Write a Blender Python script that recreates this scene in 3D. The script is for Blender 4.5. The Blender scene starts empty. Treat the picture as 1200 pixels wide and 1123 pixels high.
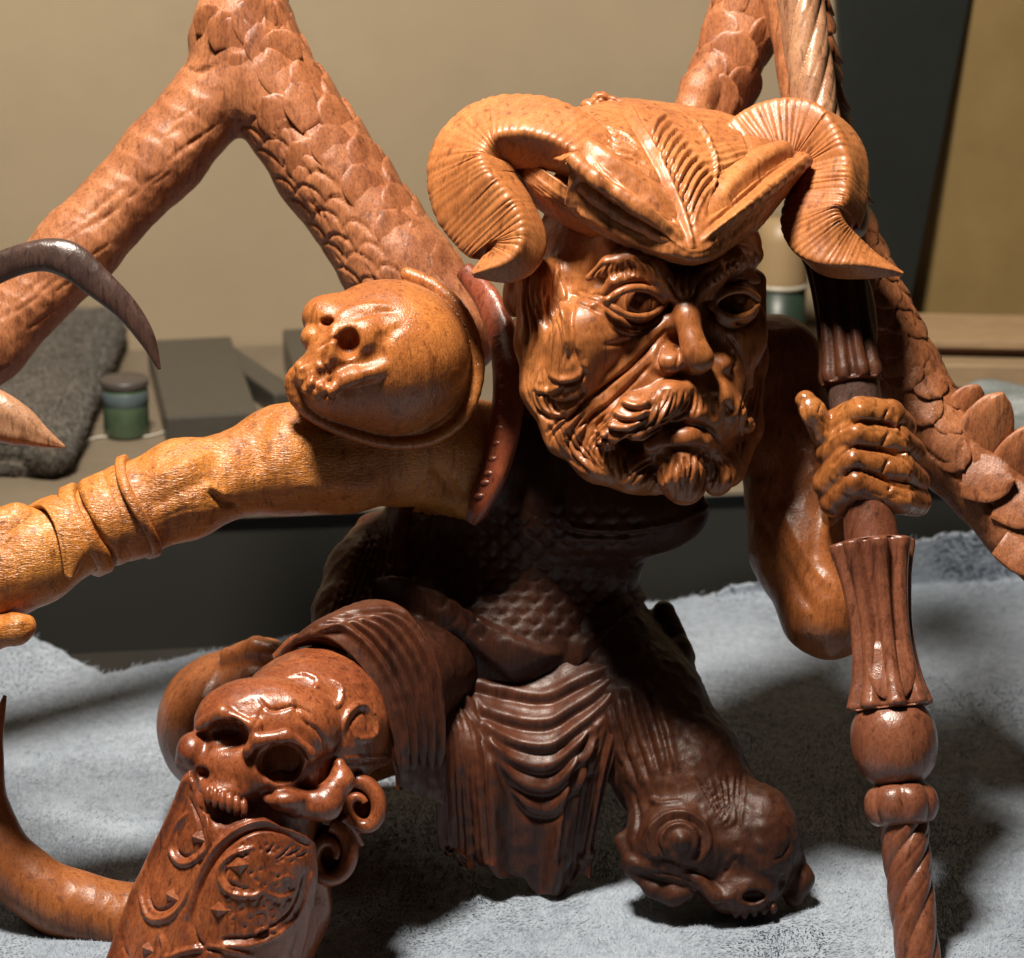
import bpy, math, random
import numpy as np
from mathutils import Vector, Matrix

rng = np.random.default_rng(7)
random.seed(7)

# ------------------------------------------------------------------ camera, light, exposure
S = 0.00025            # metres per unit (0.25 mm), the unit all carving is measured in
D = 3000.0             # camera to reference plane, in units
PITCH = math.radians(18.0)
CAM = np.array([0.0, 0.0, 0.355])
RIGHT = np.array([1.0, 0.0, 0.0])
UP = np.array([0.0, math.sin(PITCH), math.cos(PITCH)])
FWD = np.array([0.0, math.cos(PITCH), -math.sin(PITCH)])

scene = bpy.context.scene
col = scene.collection
cam_data = bpy.data.cameras.new("camera")
cam = bpy.data.objects.new("camera", cam_data)
col.objects.link(cam)
cam.location = CAM
cam.rotation_euler = (math.pi / 2 - PITCH, 0, 0)
cam_data.sensor_width = 36.0
cam_data.lens = 36.0 * D / 1200.0
cam_data.clip_start = 0.02
cam_data.clip_end = 20.0
cam_data.dof.use_dof = True
cam_data.dof.focus_distance = 0.715
cam_data.dof.aperture_fstop = 22.0
scene.camera = cam

world = bpy.data.worlds.new("World")
scene.world = world
world.use_nodes = True
wbg = world.node_tree.nodes["Background"]
wbg.inputs[0].default_value = (1.0, 0.80, 0.55, 1)
wbg.inputs[1].default_value = 0.007


def lamp(name, loc, target, size, power, color):
    ld = bpy.data.lights.new(name, 'AREA')
    ld.shape = 'DISK'
    ld.size = size
    ld.energy = power
    ld.color = color
    o = bpy.data.objects.new(name, ld)
    col.objects.link(o)
    o.location = loc
    d = Vector(target) - Vector(loc)
    o.rotation_euler = d.to_track_quat('-Z', 'Y').to_euler()
    return o


lamp("desk_lamp", (-0.115, 0.56, 0.80), (0.0, 0.70, 0.22), 0.13, 15.5, (1.0, 0.90, 0.77))
lamp("wall_fill", (-0.75, 0.55, 1.05), (0.0, 1.1, 0.3), 0.25, 0.55, (1.0, 0.88, 0.66))  # unseen fill lamp, added to brighten the wall from the left

scene.view_settings.view_transform = 'Standard'
scene.view_settings.look = 'None'
scene.view_settings.exposure = 0.0
scene.view_settings.gamma = 1.0
scene.view_settings.use_curve_mapping = False
scene.cycles.use_denoising = True
scene.cycles.max_bounces = 6

# ------------------------------------------------------------------ geometry helpers


def p3(px, py, z):
    """a point in units (x right, y up, z towards the camera)"""
    s = 1 - z / D
    return np.array([(px - 600.0) * s, (561.5 - py) * s, z])


def to_world(V):
    V = np.asarray(V, float)
    return CAM + (V[..., 0:1] * RIGHT + V[..., 1:2] * UP + (D - V[..., 2:3]) * FWD) * S


def dir_world(v):
    v = np.asarray(v, float)
    return v[..., 0:1] * RIGHT + v[..., 1:2] * UP - v[..., 2:3] * FWD


def on_plane(px, py, h):
    """world point where the ray of a picture point meets the level at height h"""
    d = FWD * D + RIGHT * (px - 600.0) + UP * (561.5 - py)
    t = (h - CAM[2]) / d[2]
    return CAM + d * t


def proj(V):
    """units -> picture coordinates"""
    s = D / (D - V[:, 2])
    return 600 + V[:, 0] * s, 561.5 - V[:, 1] * s


def add_mesh(name, W, F, mat, parent=None, base=None, smooth=True):
    """link a mesh object. W world coordinates; base is the origin of the thing"""
    me = bpy.data.meshes.new(name)
    b = np.zeros(3) if base is None else np.asarray(base)
    W = np.ascontiguousarray(np.asarray(W, float) - b, dtype=np.float32)
    if isinstance(F, np.ndarray):
        n, k = F.shape
        me.vertices.add(len(W))
        me.vertices.foreach_set("co", W.ravel())
        me.loops.add(n * k)
        me.loops.foreach_set("vertex_index", np.ascontiguousarray(F, dtype=np.int32).ravel())
        me.polygons.add(n)
        me.polygons.foreach_set("loop_start", np.arange(0, n * k, k, dtype=np.int32))
        me.update(calc_edges=True)
        me.validate()
    else:
        me.from_pydata(W.tolist(), [], F)
        me.update()
    me.polygons.foreach_set("use_smooth", np.full(len(me.polygons), smooth, dtype=bool))
    me.materials.append(mat)
    o = bpy.data.objects.new(name, me)
    col.objects.link(o)
    if parent is not None:
        o.parent = parent
    else:
        o.location = b
    return o


def thing(name, loc, label, cat, group=None):
    o = bpy.data.objects.new(name, None)
    o.empty_display_size = 0.01
    col.objects.link(o)
    o.location = loc
    o["label"] = label
    o["category"] = cat
    if group:
        o["group"] = group
    return o


def tag(o, label, cat, group=None):
    o["label"] = label
    o["category"] = cat
    if group:
        o["group"] = group
    return o


def catmull(P, n):
    """n points along a Catmull-Rom curve through P (any dimension)"""
    P = np.asarray(P, float)
    if len(P) == 2:
        t = np.linspace(0, 1, n)[:, None]
        return P[0] * (1 - t) + P[1] * t
    Q = np.vstack([2 * P[0] - P[1], P, 2 * P[-1] - P[-2]])
    m = len(P) - 1
    s = np.linspace(0, m, n)
    i = np.minimum(s.astype(int), m - 1)
    t = (s - i)[:, None]
    a, b, c, d = Q[i], Q[i + 1], Q[i + 2], Q[i + 3]
    return 0.5 * (2 * b + (c - a) * t + (2 * a - 5 * b + 4 * c - d) * t * t + (3 * b - a - 3 * c + d) * t ** 3)


def grid_faces(nu, nv, closed_u=False):
    i = np.arange(nv - 1)[:, None]
    j = np.arange(nu if closed_u else nu - 1)[None, :]
    j2 = (j + 1) % nu
    F = np.stack([i * nu + j, i * nu + j2, (i + 1) * nu + j2, (i + 1) * nu + j], -1)
    return F.reshape(-1, 4)


def vnormals(V, F):
    T = V[F]
    n = np.cross(T[:, 2] - T[:, 0], T[:, 3 if F.shape[1] == 4 else 1] - T[:, 1 if F.shape[1] == 4 else 0])
    N = np.zeros_like(V)
    for k in range(F.shape[1]):
        for a in range(3):
            N[:, a] += np.bincount(F[:, k], n[:, a], len(V))
    return N / (np.linalg.norm(N, axis=1, keepdims=True) + 1e-9)


def vnoise(P, scale, seed=0):
    """smooth value noise, P (n,3) -> -1..1"""
    r = np.random.default_rng(seed)
    T = r.uniform(-1, 1, (32, 32, 32)).astype(np.float32)
    Q = np.asarray(P) / scale
    i = np.floor(Q).astype(int)
    f = Q - i
    f = f * f * (3 - 2 * f)
    out = 0
    for dx in (0, 1):
        for dy in (0, 1):
            for dz in (0, 1):
                w = (f[:, 0] if dx else 1 - f[:, 0]) * (f[:, 1] if dy else 1 - f[:, 1]) * (f[:, 2] if dz else 1 - f[:, 2])
                out = out + w * T[(i[:, 0] + dx) % 32, (i[:, 1] + dy) % 32, (i[:, 2] + dz) % 32]
    return out


# ------------------------------------------------------------------ solid modelling: distance fields


class Frame:
    def __init__(self, C, yaw=0, pitch=0, roll=0):
        y, p, r = (math.radians(a) for a in (yaw, pitch, roll))
        f = np.array([math.sin(y) * math.cos(p), -math.sin(p), math.cos(y) * math.cos(p)])
        rt = np.array([math.cos(y), 0, -math.sin(y)])
        up = np.cross(f, rt)
        self.r = rt * math.cos(r) - up * math.sin(r)
        self.u = up * math.cos(r) + rt * math.sin(r)
        self.f = f
        self.C = np.asarray(C, float)
        self.M = np.stack([self.r, self.u, self.f])

    def L(self, px, py, lz):
        o = np.array([0, 0, D])
        d = p3(px, py, 0) - o
        t = (lz + (self.C - o) @ self.f) / (d @ self.f)
        return o + d * t

    def G(self, x, y, z):
        return self.C + self.r * x + self.u * y + self.f * z


ID = Frame((0, 0, 0))


def smin(a, b, k):
    if k <= 0:
        return np.minimum(a, b)
    h = np.clip(0.5 + 0.5 * (b - a) / k, 0, 1)
    return b + (a - b) * h - k * h * (1 - h)


class Field:
    def __init__(self):
        self.ops = []
        self.lo = np.full(3, 1e9)
        self.hi = np.full(3, -1e9)

    def _ext(self, c, r):
        self.lo = np.minimum(self.lo, c - r)
        self.hi = np.maximum(self.hi, c + r)

    def ell(self, c, r, k=10, fr=ID, sub=False):
        c = np.asarray(c, float)
        r = np.broadcast_to(np.asarray(r, float), (3,)).copy()
        M = fr.M
        if not sub:
            self._ext(c, np.max(r))

        def f(P):
            q = (P - c) @ M.T
            k0 = np.linalg.norm(q / r, axis=1)
            k1 = np.linalg.norm(q / (r * r), axis=1) + 1e-9
            return k0 * (k0 - 1) / k1 if r.max() > r.min() else (k0 - 1) * r[0]
        self.ops.append((f, k, sub, c, float(r.max())))
        return self

    def cone(self, a, b, ra, rb, k=10, sub=False):
        a = np.asarray(a, float)
        b = np.asarray(b, float)
        ab = b - a
        ll = ab @ ab + 1e-9
        if not sub:
            self._ext(a, ra)
            self._ext(b, rb)

        def f(P):
            t = np.clip((P - a) @ ab / ll, 0, 1)
            q = P - a - t[:, None] * ab
            return np.sqrt((q * q).sum(1)) - (ra + (rb - ra) * t)
        self.ops.append((f, k, sub, (a + b) / 2, math.sqrt(ll) / 2 + max(ra, rb)))
        return self

    def chain(self, pts, k=10, kj=None, sub=False, n=None):
        """pts: rows x,y,z,r in units; n resamples through a curve"""
        pts = np.asarray(pts, float)
        if n:
            pts = catmull(pts, n)
        for i in range(len(pts) - 1):
            self.cone(pts[i, :3], pts[i + 1, :3], pts[i, 3], pts[i + 1, 3], k if i == 0 else (kj if kj is not None else k), sub)
        return self

    def box(self, c, hsz, rad, k=5, fr=ID, sub=False):
        c = np.asarray(c, float)
        hsz = np.asarray(hsz, float)
        if not sub:
            self._ext(c, np.linalg.norm(hsz) + rad)

        def f(P):
            q = np.abs((P - c) @ fr.M.T) - hsz
            return np.linalg.norm(np.maximum(q, 0), axis=1) + np.minimum(q.max(1), 0) - rad
        self.ops.append((f, k, sub, c, float(np.linalg.norm(hsz)) + rad))
        return self

    def custom(self, f, k=5, sub=False):
        self.ops.append((f, k, sub, np.zeros(3), 1e5))
        return self

    def chunk(self, P):
        lo, hi = P.min(0), P.max(0)
        cc, cr = (lo + hi) / 2, math.sqrt(((hi - lo) ** 2).sum()) / 2
        low = (np.sqrt(((self.C - cc) ** 2).sum(1)) - self.R - cr) * 0.7
        d = None
        dmax = dmin = 1e4
        for i in np.flatnonzero(low < max(low[0], 0) + 2 * cr + 60):
            f, k, sub = self.ops[i][:3]
            if sub:
                if d is None or low[i] > -dmin + k:
                    continue
                d = -smin(-d, f(P), k)
                dmin = d.min()
            else:
                if low[i] > dmax + k:
                    continue
                d = f(P) if d is None else smin(d, f(P), k)
                dmax, dmin = d.max(), d.min()
        if d is None:
            d = np.full(len(P), max(20.0, low.min()))
        return d

    def eval(self, P):
        self.C = np.array([o[3] for o in self.ops])
        self.R = np.array([o[4] for o in self.ops])
        out = np.empty(len(P))
        if len(P) == 0:
            return out
        q = np.floor((P - P.min(0)) / 30.0).astype(np.int64)
        key = (q[:, 0] * 4096 + q[:, 1]) * 4096 + q[:, 2]
        order = np.argsort(key, kind='stable')
        cuts = np.flatnonzero(np.diff(key[order])) + 1
        for seg in np.split(order, cuts):
            out[seg] = self.chunk(P[seg])
        return out

    def mesh(self, h, pad=6, lo=None, hi=None):
        lo = (self.lo if lo is None else np.asarray(lo, float)) - pad
        hi = (self.hi if hi is None else np.asarray(hi, float)) + pad
        B = 8
        nb = np.ceil((hi - lo) / (h * B)).astype(int) + 1
        bi = np.stack(np.meshgrid(*[np.arange(n) for n in nb], indexing='ij'), -1).reshape(-1, 3)
        cd = self.eval(lo + (bi + 0.5) * B * h)
        act = np.abs(cd) < B * h * 0.87 * 1.25 + 4
        n = nb * B
        A = np.repeat(np.repeat(np.repeat(cd.reshape(nb).astype(np.float32), B, 0), B, 1), B, 2)
        loc = np.stack(np.meshgrid(*[np.arange(B)] * 3, indexing='ij'), -1).reshape(-1, 3)
        ia = (bi[act][:, None, :] * B + loc[None]).reshape(-1, 3)
        A[ia[:, 0], ia[:, 1], ia[:, 2]] = self.eval(lo + ia * h)
        ins = A < 0
        c = np.zeros(tuple(n - 1), np.int8)
        for dx in (0, 1):
            for dy in (0, 1):
                for dz in (0, 1):
                    c += ins[dx:n[0] - 1 + dx, dy:n[1] - 1 + dy, dz:n[2] - 1 + dz]
        cells = np.argwhere((c > 0) & (c < 8))
        idx = np.full(tuple(n - 1), -1, np.int32)
        idx[cells[:, 0], cells[:, 1], cells[:, 2]] = np.arange(len(cells))
        acc = np.zeros((len(cells), 3))
        cnt = np.zeros(len(cells))
        corner = [(x, y, z) for x in (0, 1) for y in (0, 1) for z in (0, 1)]
        val = {q: A[cells[:, 0] + q[0], cells[:, 1] + q[1], cells[:, 2] + q[2]] for q in corner}
        for q in corner:
            for ax in range(3):
                if q[ax] == 0:
                    q2 = tuple(v + (1 if i == ax else 0) for i, v in enumerate(q))
                    a, b = val[q], val[q2]
                    m = (a < 0) != (b < 0)
                    t = np.where(m, a / np.where(m, a - b, 1), 0)
                    p = np.tile(np.array(q, float), (len(cells), 1))
                    p[:, ax] += t
                    acc[m] += p[m]
                    cnt[m] += 1
        V = lo + (cells + acc / np.maximum(cnt, 1)[:, None]) * h
        Fs = []
        for ax in range(3):
            a1, a2 = (ax + 1) % 3, (ax + 2) % 3
            sl0 = [slice(1, -1)] * 3
            sl1 = [slice(1, -1)] * 3
            sl0[ax] = slice(0, -1)
            sl1[ax] = slice(1, None)
            x0 = ins[tuple(sl0)]
            x1 = ins[tuple(sl1)]
            for flip in (False, True):
                m = (x0 & ~x1) if not flip else (~x0 & x1)
                e = np.argwhere(m)
                if not len(e):
                    continue
                off = np.ones(3, int)
                off[ax] = 0
                e = e + off
                def cid(d1, d2):
                    q = e.copy()
                    q[:, a1] -= d1
                    q[:, a2] -= d2
                    return idx[q[:, 0], q[:, 1], q[:, 2]]
                quad = np.stack([cid(1, 1), cid(0, 1), cid(0, 0), cid(1, 0)], 1)
                if flip:
                    quad = quad[:, ::-1]
                Fs.append(quad)
        F = np.concatenate(Fs)
        F = F[(F >= 0).all(1)]
        e = h * 0.5
        d0 = self.eval(V)
        g = np.stack([self.eval(V + np.eye(3)[a] * e) - d0 for a in range(3)], 1) / e
        gn = np.linalg.norm(g, axis=1, keepdims=True) + 1e-6
        V = V - np.clip(d0[:, None] / gn, -h, h) * g / gn
        N = g / gn
        return Carve(V, F, N)


class Carve:
    """a dense surface that carving strokes, traced on it in picture coordinates, push in and out"""

    def __init__(self, V, F, N=None):
        self.V, self.F = V, F
        self.N = vnormals(V, F) if N is None else N
        self.disp = np.zeros(len(V))
        self._z()

    def _z(self):
        px, py = proj(self.V)
        view = np.array([0, 0, D]) - self.V
        front = (self.N * view).sum(1) > 0
        self.x0, self.y0 = int(px.min()) - 4, int(py.min()) - 4
        w, h = int(px.max()) - self.x0 + 8, int(py.max()) - self.y0 + 8
        Z = np.full((h, w), -1e9)
        for dx in (0, 1):
            for dy in (0, 1):
                np.maximum.at(Z, ((py[front] - self.y0 + dy).astype(int), (px[front] - self.x0 + dx).astype(int)), self.V[front, 2])
        for it in range(14):
            hole = Z < -1e8
            if not hole.any():
                break
            P = np.pad(Z, 1, constant_values=-1e9)
            nb = np.maximum.reduce([P[1:-1, :-2], P[1:-1, 2:], P[:-2, 1:-1], P[2:, 1:-1]])
            Z = np.where(hole, nb, Z)
        self.Z = Z

    def on(self, pts):
        pts = np.asarray(pts, float)
        ix = np.clip((pts[:, 0] - self.x0).astype(int), 0, self.Z.shape[1] - 1)
        iy = np.clip((pts[:, 1] - self.y0).astype(int), 0, self.Z.shape[0] - 1)
        z = self.Z[iy, ix]
        ok = z > -1e8
        if not ok.any():
            return None
        if not ok.all():
            z = np.interp(np.arange(len(z)), np.flatnonzero(ok), z[ok])
        if len(z) > 4:
            zz = np.pad(z, 2, mode='edge')
            z = (zz[:-4] + zz[1:-3] + zz[2:-2] + zz[3:-1] + zz[4:]) / 5
        return np.stack([p3(a, b, c) for (a, b), c in zip(pts, z)])

    def stroke(self, pts, w, h, kind='ridge', taper=(0.25, 0.25), raw=False):
        pts = np.asarray(pts, float)
        L = np.linalg.norm(np.diff(pts, axis=0), axis=1).sum()
        m = max(3, int(L / max(1.5, min(3, w * 0.6))))
        Q = self.on(pts if raw else catmull(pts, m))
        if Q is None:
            return self
        R = w * (2.4 if kind != 'step' else 5)
        lo, hi = Q.min(0) - R, Q.max(0) + R
        c = np.flatnonzero(((self.V > lo) & (self.V < hi)).all(1))
        if not len(c):
            return self
        P = self.V[c]
        best = np.full(len(c), 1e9)
        tt = np.zeros(len(c))
        side = np.zeros(len(c))
        for i in range(len(Q) - 1):
            ab = Q[i + 1] - Q[i]
            t = np.clip((P - Q[i]) @ ab / (ab @ ab + 1e-9), 0, 1)
            dv = P - Q[i] - t[:, None] * ab
            d = (dv * dv).sum(1)
            b = d < best
            best[b] = d[b]
            tt[b] = (i + t[b]) / (len(Q) - 1)
            if kind == 'step':
                side[b] = ab[0] * dv[b, 1] - ab[1] * dv[b, 0]
        d = np.sqrt(best)
        ta, tb = taper
        amp = np.ones(len(c))
        if ta > 0:
            amp *= np.clip(tt / ta, 0, 1) ** 0.7
        if tb > 0:
            amp *= np.clip((1 - tt) / tb, 0, 1) ** 0.7
        if kind == 'ridge':
            pr = np.exp(-(d / w) ** 2 * 1.5)
        elif kind == 'flat':
            pr = 1 / (1 + np.exp((d - w) * 5.0 / w))
        else:           # step: raised on the right hand of the stroke, fading away from it
            s = np.where(side < 0, d, -d)
            pr = 1 / (1 + np.exp(-s / (w * 0.22))) * np.exp(-np.maximum(s, 0) / (w * 1.8))
        self.disp[c] += h * amp * pr
        return self

    def strands(self, A, B, n, h=2.0, jit=0.15, wf=0.4, taper=(0.15, 0.2), m=14, groove=0.8):
        A = catmull(A, m)
        B = catmull(B, m)
        gap = np.linalg.norm(A - B, axis=1).mean() / n
        for i in range(n):
            t = np.clip((i + 0.5 + rng.uniform(-jit, jit)) / n, 0, 1)
            P = A * (1 - t) + B * t
            P = P + np.sin(np.linspace(0, 5, m) + rng.uniform(0, 6))[:, None] * rng.uniform(-1, 1, 2) * gap * 0.18
            self.stroke(P, max(1.6, gap * wf), h * 0.55 * rng.uniform(0.6, 1.2), taper=taper)
            if i and groove:
                t = i / n
                P = A * (1 - t) + B * t
                self.stroke(P, max(1.3, gap * 0.22), -h * groove, taper=taper)
        return self

    def bump(self, px, py, r, h):
        Q = self.on([[px, py]])
        if Q is None:
            return self
        d = np.linalg.norm(self.V - Q[0], axis=1)
        self.disp += h * np.exp(-(d / r) ** 2 * 1.5)
        return self

    def apply(self, again=True):
        self.V = self.V + self.N * self.disp[:, None]
        self.disp[:] = 0
        if again:
            self.N = vnormals(self.V, self.F)
            view = np.array([0, 0, D]) - self.V
            self._z()
        return self

    def noise(self, amp, scale, seed=1):
        self.disp += amp * vnoise(self.V, scale, seed)
        return self

    def build(self, name, mat, parent, base):
        self.V = self.V + self.N * self.disp[:, None]
        self.disp[:] = 0
        return add_mesh(name, to_world(self.V), self.F, mat, parent, base)


def sweep(path, n, k, radii, section=None, ref=(0, 0, 1), twist=0.0, power=2.0, disp=None, cap=True):
    """tube through path rows (x,y,z); radii rows (a,b); section(phi, s) scales the radius"""
    P = catmull(path, n)
    Rr = catmull(np.asarray(radii, float), n)
    if Rr.shape[1] == 1:
        Rr = np.repeat(Rr, 2, 1)
    Rr = np.maximum(Rr, 0.3)
    T = np.gradient(P, axis=0)
    T /= np.linalg.norm(T, axis=1, keepdims=True) + 1e-9
    ref = np.asarray(ref, float)
    ref = np.broadcast_to(ref, (n, 3)) if ref.ndim == 1 else catmull(ref, n)
    N = ref - (ref * T).sum(1, keepdims=True) * T
    N /= np.linalg.norm(N, axis=1, keepdims=True) + 1e-9
    Bn = np.cross(T, N)
    s = np.linspace(0, 1, n)
    tw = twist(s) if callable(twist) else s * twist
    ph = np.linspace(0, 2 * math.pi, k, endpoint=False)
    cs, sn = np.cos(ph), np.sin(ph)
    ca = np.sign(cs) * np.abs(cs) ** (2 / power)
    sa = np.sign(sn) * np.abs(sn) ** (2 / power)
    Sg, Pg = np.meshgrid(s, ph, indexing='ij')
    sc = np.ones_like(Sg) if section is None else section(Pg, Sg)
    X = ca[None] * Rr[:, :1] * sc
    Y = sa[None] * Rr[:, 1:] * sc
    ct, st = np.cos(tw)[:, None], np.sin(tw)[:, None]
    X, Y = X * ct - Y * st, X * st + Y * ct
    V = P[:, None] + X[..., None] * Bn[:, None] + Y[..., None] * N[:, None]
    V = V.reshape(-1, 3)
    F = grid_faces(k, n, True)
    if cap:
        V = np.vstack([V, P[:1], P[-1:]])
        j = np.arange(k)
        c0 = np.full(k, n * k)
        c1 = np.full(k, n * k + 1)
        F = np.vstack([F, np.stack([c0, (j + 1) % k, j, j], 1)[:, [0, 1, 2, 2]]])
        F = np.vstack([F, np.stack([c1, (n - 1) * k + j, (n - 1) * k + (j + 1) % k, (n - 1) * k + (j + 1) % k], 1)])
        # degenerate quads become triangles in the mesh builder
    return V, F


def split_caps(V, F):
    """quads with a doubled corner -> python faces"""
    tri = F[:, 2] == F[:, 3]
    q = F[~tri].tolist()
    t = F[tri][:, :3].tolist()
    return q + t


def tube(name, path, n, k, radii, mat, parent, base, **kw):
    V, F = sweep(path, n, k, radii, **kw)
    return add_mesh(name, to_world(V), split_caps(V, F), mat, parent, base)


def loft(rows, nu, nv):
    """rows: list of lists of points (units), smooth surface nv x nu through them"""
    A = np.stack([catmull(r, nu) for r in rows])          # rows, nu, 3
    A = catmull(A.reshape(len(rows), -1), nv).reshape(nv, nu, 3)
    return A


def shell(A, thick, towards=None):
    """closed thin solid from a surface grid; thick in units, second skin on the -normal side"""
    nv, nu = A.shape[:2]
    V = A.reshape(-1, 3)
    F = grid_faces(nu, nv)
    N = vnormals(V, F)
    if towards is not None and (N @ np.asarray(towards, float)).mean() < 0:
        F = F[:, ::-1]
        N = -N
    V2 = V - N * thick
    n = len(V)
    ring = np.concatenate([np.arange(nu), np.arange(1, nv) * nu + nu - 1, (nv - 1) * nu + np.arange(nu - 2, -1, -1), np.arange(nv - 2, 0, -1) * nu])
    r2 = np.roll(ring, -1)
    side = np.stack([ring, r2, r2 + n, ring + n], 1)
    FF = np.vstack([F, F[:, ::-1] + n, side])
    # make the side strip face outwards
    c = np.cross(V[r2[0]] - V[ring[0]], -N[ring[0]])
    cen = V.mean(0)
    if c @ (V[ring[0]] - cen) < 0:
        FF[-len(side):] = FF[-len(side):, ::-1]
    return np.vstack([V, V2]), FF

# ------------------------------------------------------------------ materials


def new_mat(name):
    m = bpy.data.materials.new(name)
    m.use_nodes = True
    nt = m.node_tree
    return m, nt, nt.nodes["Principled BSDF"]


def nd(nt, kind, **inp):
    n = nt.nodes.new(kind)
    for k, v in inp.items():
        n.inputs[k.replace('_', ' ')].default_value = v
    return n


def ramp(nt, fac, stops):
    r = nt.nodes.new('ShaderNodeValToRGB')
    e = r.color_ramp.elements
    while len(e) < len(stops):
        e.new(0.5)
    for i, (p, c) in enumerate(stops):
        e[i].position = p
        e[i].color = (*c, 1) if len(c) == 3 else c
    nt.links.new(fac, r.inputs[0])
    return r


def coords(nt, scale, rot=(0, 0, 0)):
    tc = nt.nodes.new('ShaderNodeNewGeometry')
    mp = nt.nodes.new('ShaderNodeMapping')
    mp.inputs['Scale'].default_value = scale
    mp.inputs['Rotation'].default_value = rot
    nt.links.new(tc.outputs['Position'], mp.inputs[0])
    return mp.outputs[0]


def wood(name, light, mid, dark, rough=(0.28, 0.45), bump=0.25, hair=0.0, hair_rot=(0, 0, 0), speck=0.5, grain_rot=(0.3, 0.9, 0.2), coat=0.05, fine=1700, tool=0.35, spec=0.5):
    """oiled carved hardwood: figure of the timber, long fibres, pores, gouge marks"""
    m, nt, bs = new_mat(name)
    lk = nt.links.new

    def noise(scale, rot=(0, 0, 0), detail=4.0, rough_=0.6, dist=0.0):
        n = nd(nt, 'ShaderNodeTexNoise', Scale=1.0, Detail=detail, Roughness=rough_, Distortion=dist)
        lk(coords(nt, scale, rot), n.inputs['Vector'])
        return n.outputs[0]

    def math_(op, a, b, c=None):
        n = nt.nodes.new('ShaderNodeMath')
        n.operation = op
        for i, v in enumerate((a, b, c)):
            if v is None:
                continue
            if isinstance(v, (int, float)):
                n.inputs[i].default_value = v
            else:
                lk(v, n.inputs[i])
        return n.outputs[0]
    big = noise((34, 34, 22), grain_rot, 5.0, 0.62, 0.4)
    figure = noise((150, 150, 14), grain_rot, 4.0, 0.6, 1.5)          # growth layers
    fibre = noise((1500, 1500, 70), grain_rot, 3.0, 0.6)              # fibres
    pore = noise((fine, fine, fine * 0.35), grain_rot, 2.0, 0.7)
    v = math_('MULTIPLY_ADD', big, 0.50, math_('MULTIPLY_ADD', figure, 0.30, math_('MULTIPLY', fibre, 0.20)))
    cr = ramp(nt, v, [(0.36, dark), (0.49, mid), (0.63, light)])
    sp = ramp(nt, pore, [(0.36, (0.36, 0.31, 0.28)), (0.50, (1, 1, 1)), (0.75, (1.15, 1.12, 1.06))])
    mixc = nt.nodes.new('ShaderNodeMix')
    mixc.data_type = 'RGBA'
    mixc.blend_type = 'MULTIPLY'
    mixc.inputs[0].default_value = speck
    lk(cr.outputs[0], mixc.inputs[6])
    lk(sp.outputs[0], mixc.inputs[7])
    # open pores: short dark lines along the grain
    line = noise((520, 520, 34), grain_rot, 2.0, 0.5, 0.3)
    lr = ramp(nt, line, [(0.30, (0.42, 0.36, 0.32)), (0.42, (1, 1, 1))])
    mix2 = nt.nodes.new('ShaderNodeMix')
    mix2.data_type = 'RGBA'
    mix2.blend_type = 'MULTIPLY'
    mix2.inputs[0].default_value = 0.75
    lk(mixc.outputs[2], mix2.inputs[6])
    lk(lr.outputs[0], mix2.inputs[7])
    lk(mix2.outputs[2], bs.inputs['Base Color'])
    rr = nt.nodes.new('ShaderNodeMapRange')
    rr.inputs[1].default_value = 0.35
    rr.inputs[2].default_value = 0.65
    rr.inputs[3].default_value = rough[1]
    rr.inputs[4].default_value = rough[0]
    lk(math_('MULTIPLY_ADD', pore, 0.6, math_('MULTIPLY', big, 0.4)), rr.inputs[0])
    lk(rr.outputs[0], bs.inputs['Roughness'])
    bs.inputs['Coat Weight'].default_value = coat
    bs.inputs['Coat Roughness'].default_value = 0.25
    bs.inputs['Specular IOR Level'].default_value = spec

    def bmp(height, strength, dist, prev=None):
        b = nd(nt, 'ShaderNodeBump', Strength=strength, Distance=dist)
        lk(height, b.inputs['Height'])
        if prev is not None:
            lk(prev, b.inputs['Normal'])
        return b.outputs[0]
    n = bmp(pore, bump, 0.0003)
    n = bmp(fibre, bump * 0.6, 0.0003, n)
    if tool:                                                            # shallow gouge facets
        vo = nd(nt, 'ShaderNodeTexVoronoi', Scale=1.0, Randomness=1.0)
        vo.feature = 'F1'
        lk(coords(nt, (230, 230, 120), (0.2, 0.5, 0.9)), vo.inputs['Vector'])
        n = bmp(vo.outputs['Distance'], tool, 0.0011, n)
    if hair:
        h = noise((380, 1500, 1500), hair_rot, 2.5, 0.55, 1.2)
        n = bmp(h, hair, 0.0009, n)
    lk(n, bs.inputs['Normal'])
    return m


M = {}
M['face'] = wood('wood_face', (0.387, 0.143, 0.04162), (0.2709, 0.08824, 0.02497), (0.1634, 0.04902, 0.01362), rough=(0.30, 0.46), bump=0.15, speck=0.4, tool=0.10)
M['horn'] = wood('wood_horn', (0.4472, 0.1757, 0.05676), (0.344, 0.1185, 0.03481), (0.2322, 0.0719, 0.02119), rough=(0.33, 0.52), bump=0.25, speck=0.4, tool=0.2)
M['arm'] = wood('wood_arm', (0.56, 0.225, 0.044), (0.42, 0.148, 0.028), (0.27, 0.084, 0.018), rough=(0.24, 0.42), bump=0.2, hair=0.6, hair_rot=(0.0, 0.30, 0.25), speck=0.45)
M['guard'] = wood('wood_guard', (0.4576, 0.1672, 0.04259), (0.3344, 0.1087, 0.02865), (0.2288, 0.06688, 0.01859), rough=(0.22, 0.40), bump=0.6, speck=0.55, fine=2000, tool=0.05)
M['armour'] = wood('wood_armour', (0.34, 0.105, 0.038), (0.215, 0.058, 0.021), (0.115, 0.028, 0.011), rough=(0.22, 0.40), bump=0.3, speck=0.55, tool=0.2, coat=0.12)
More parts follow.
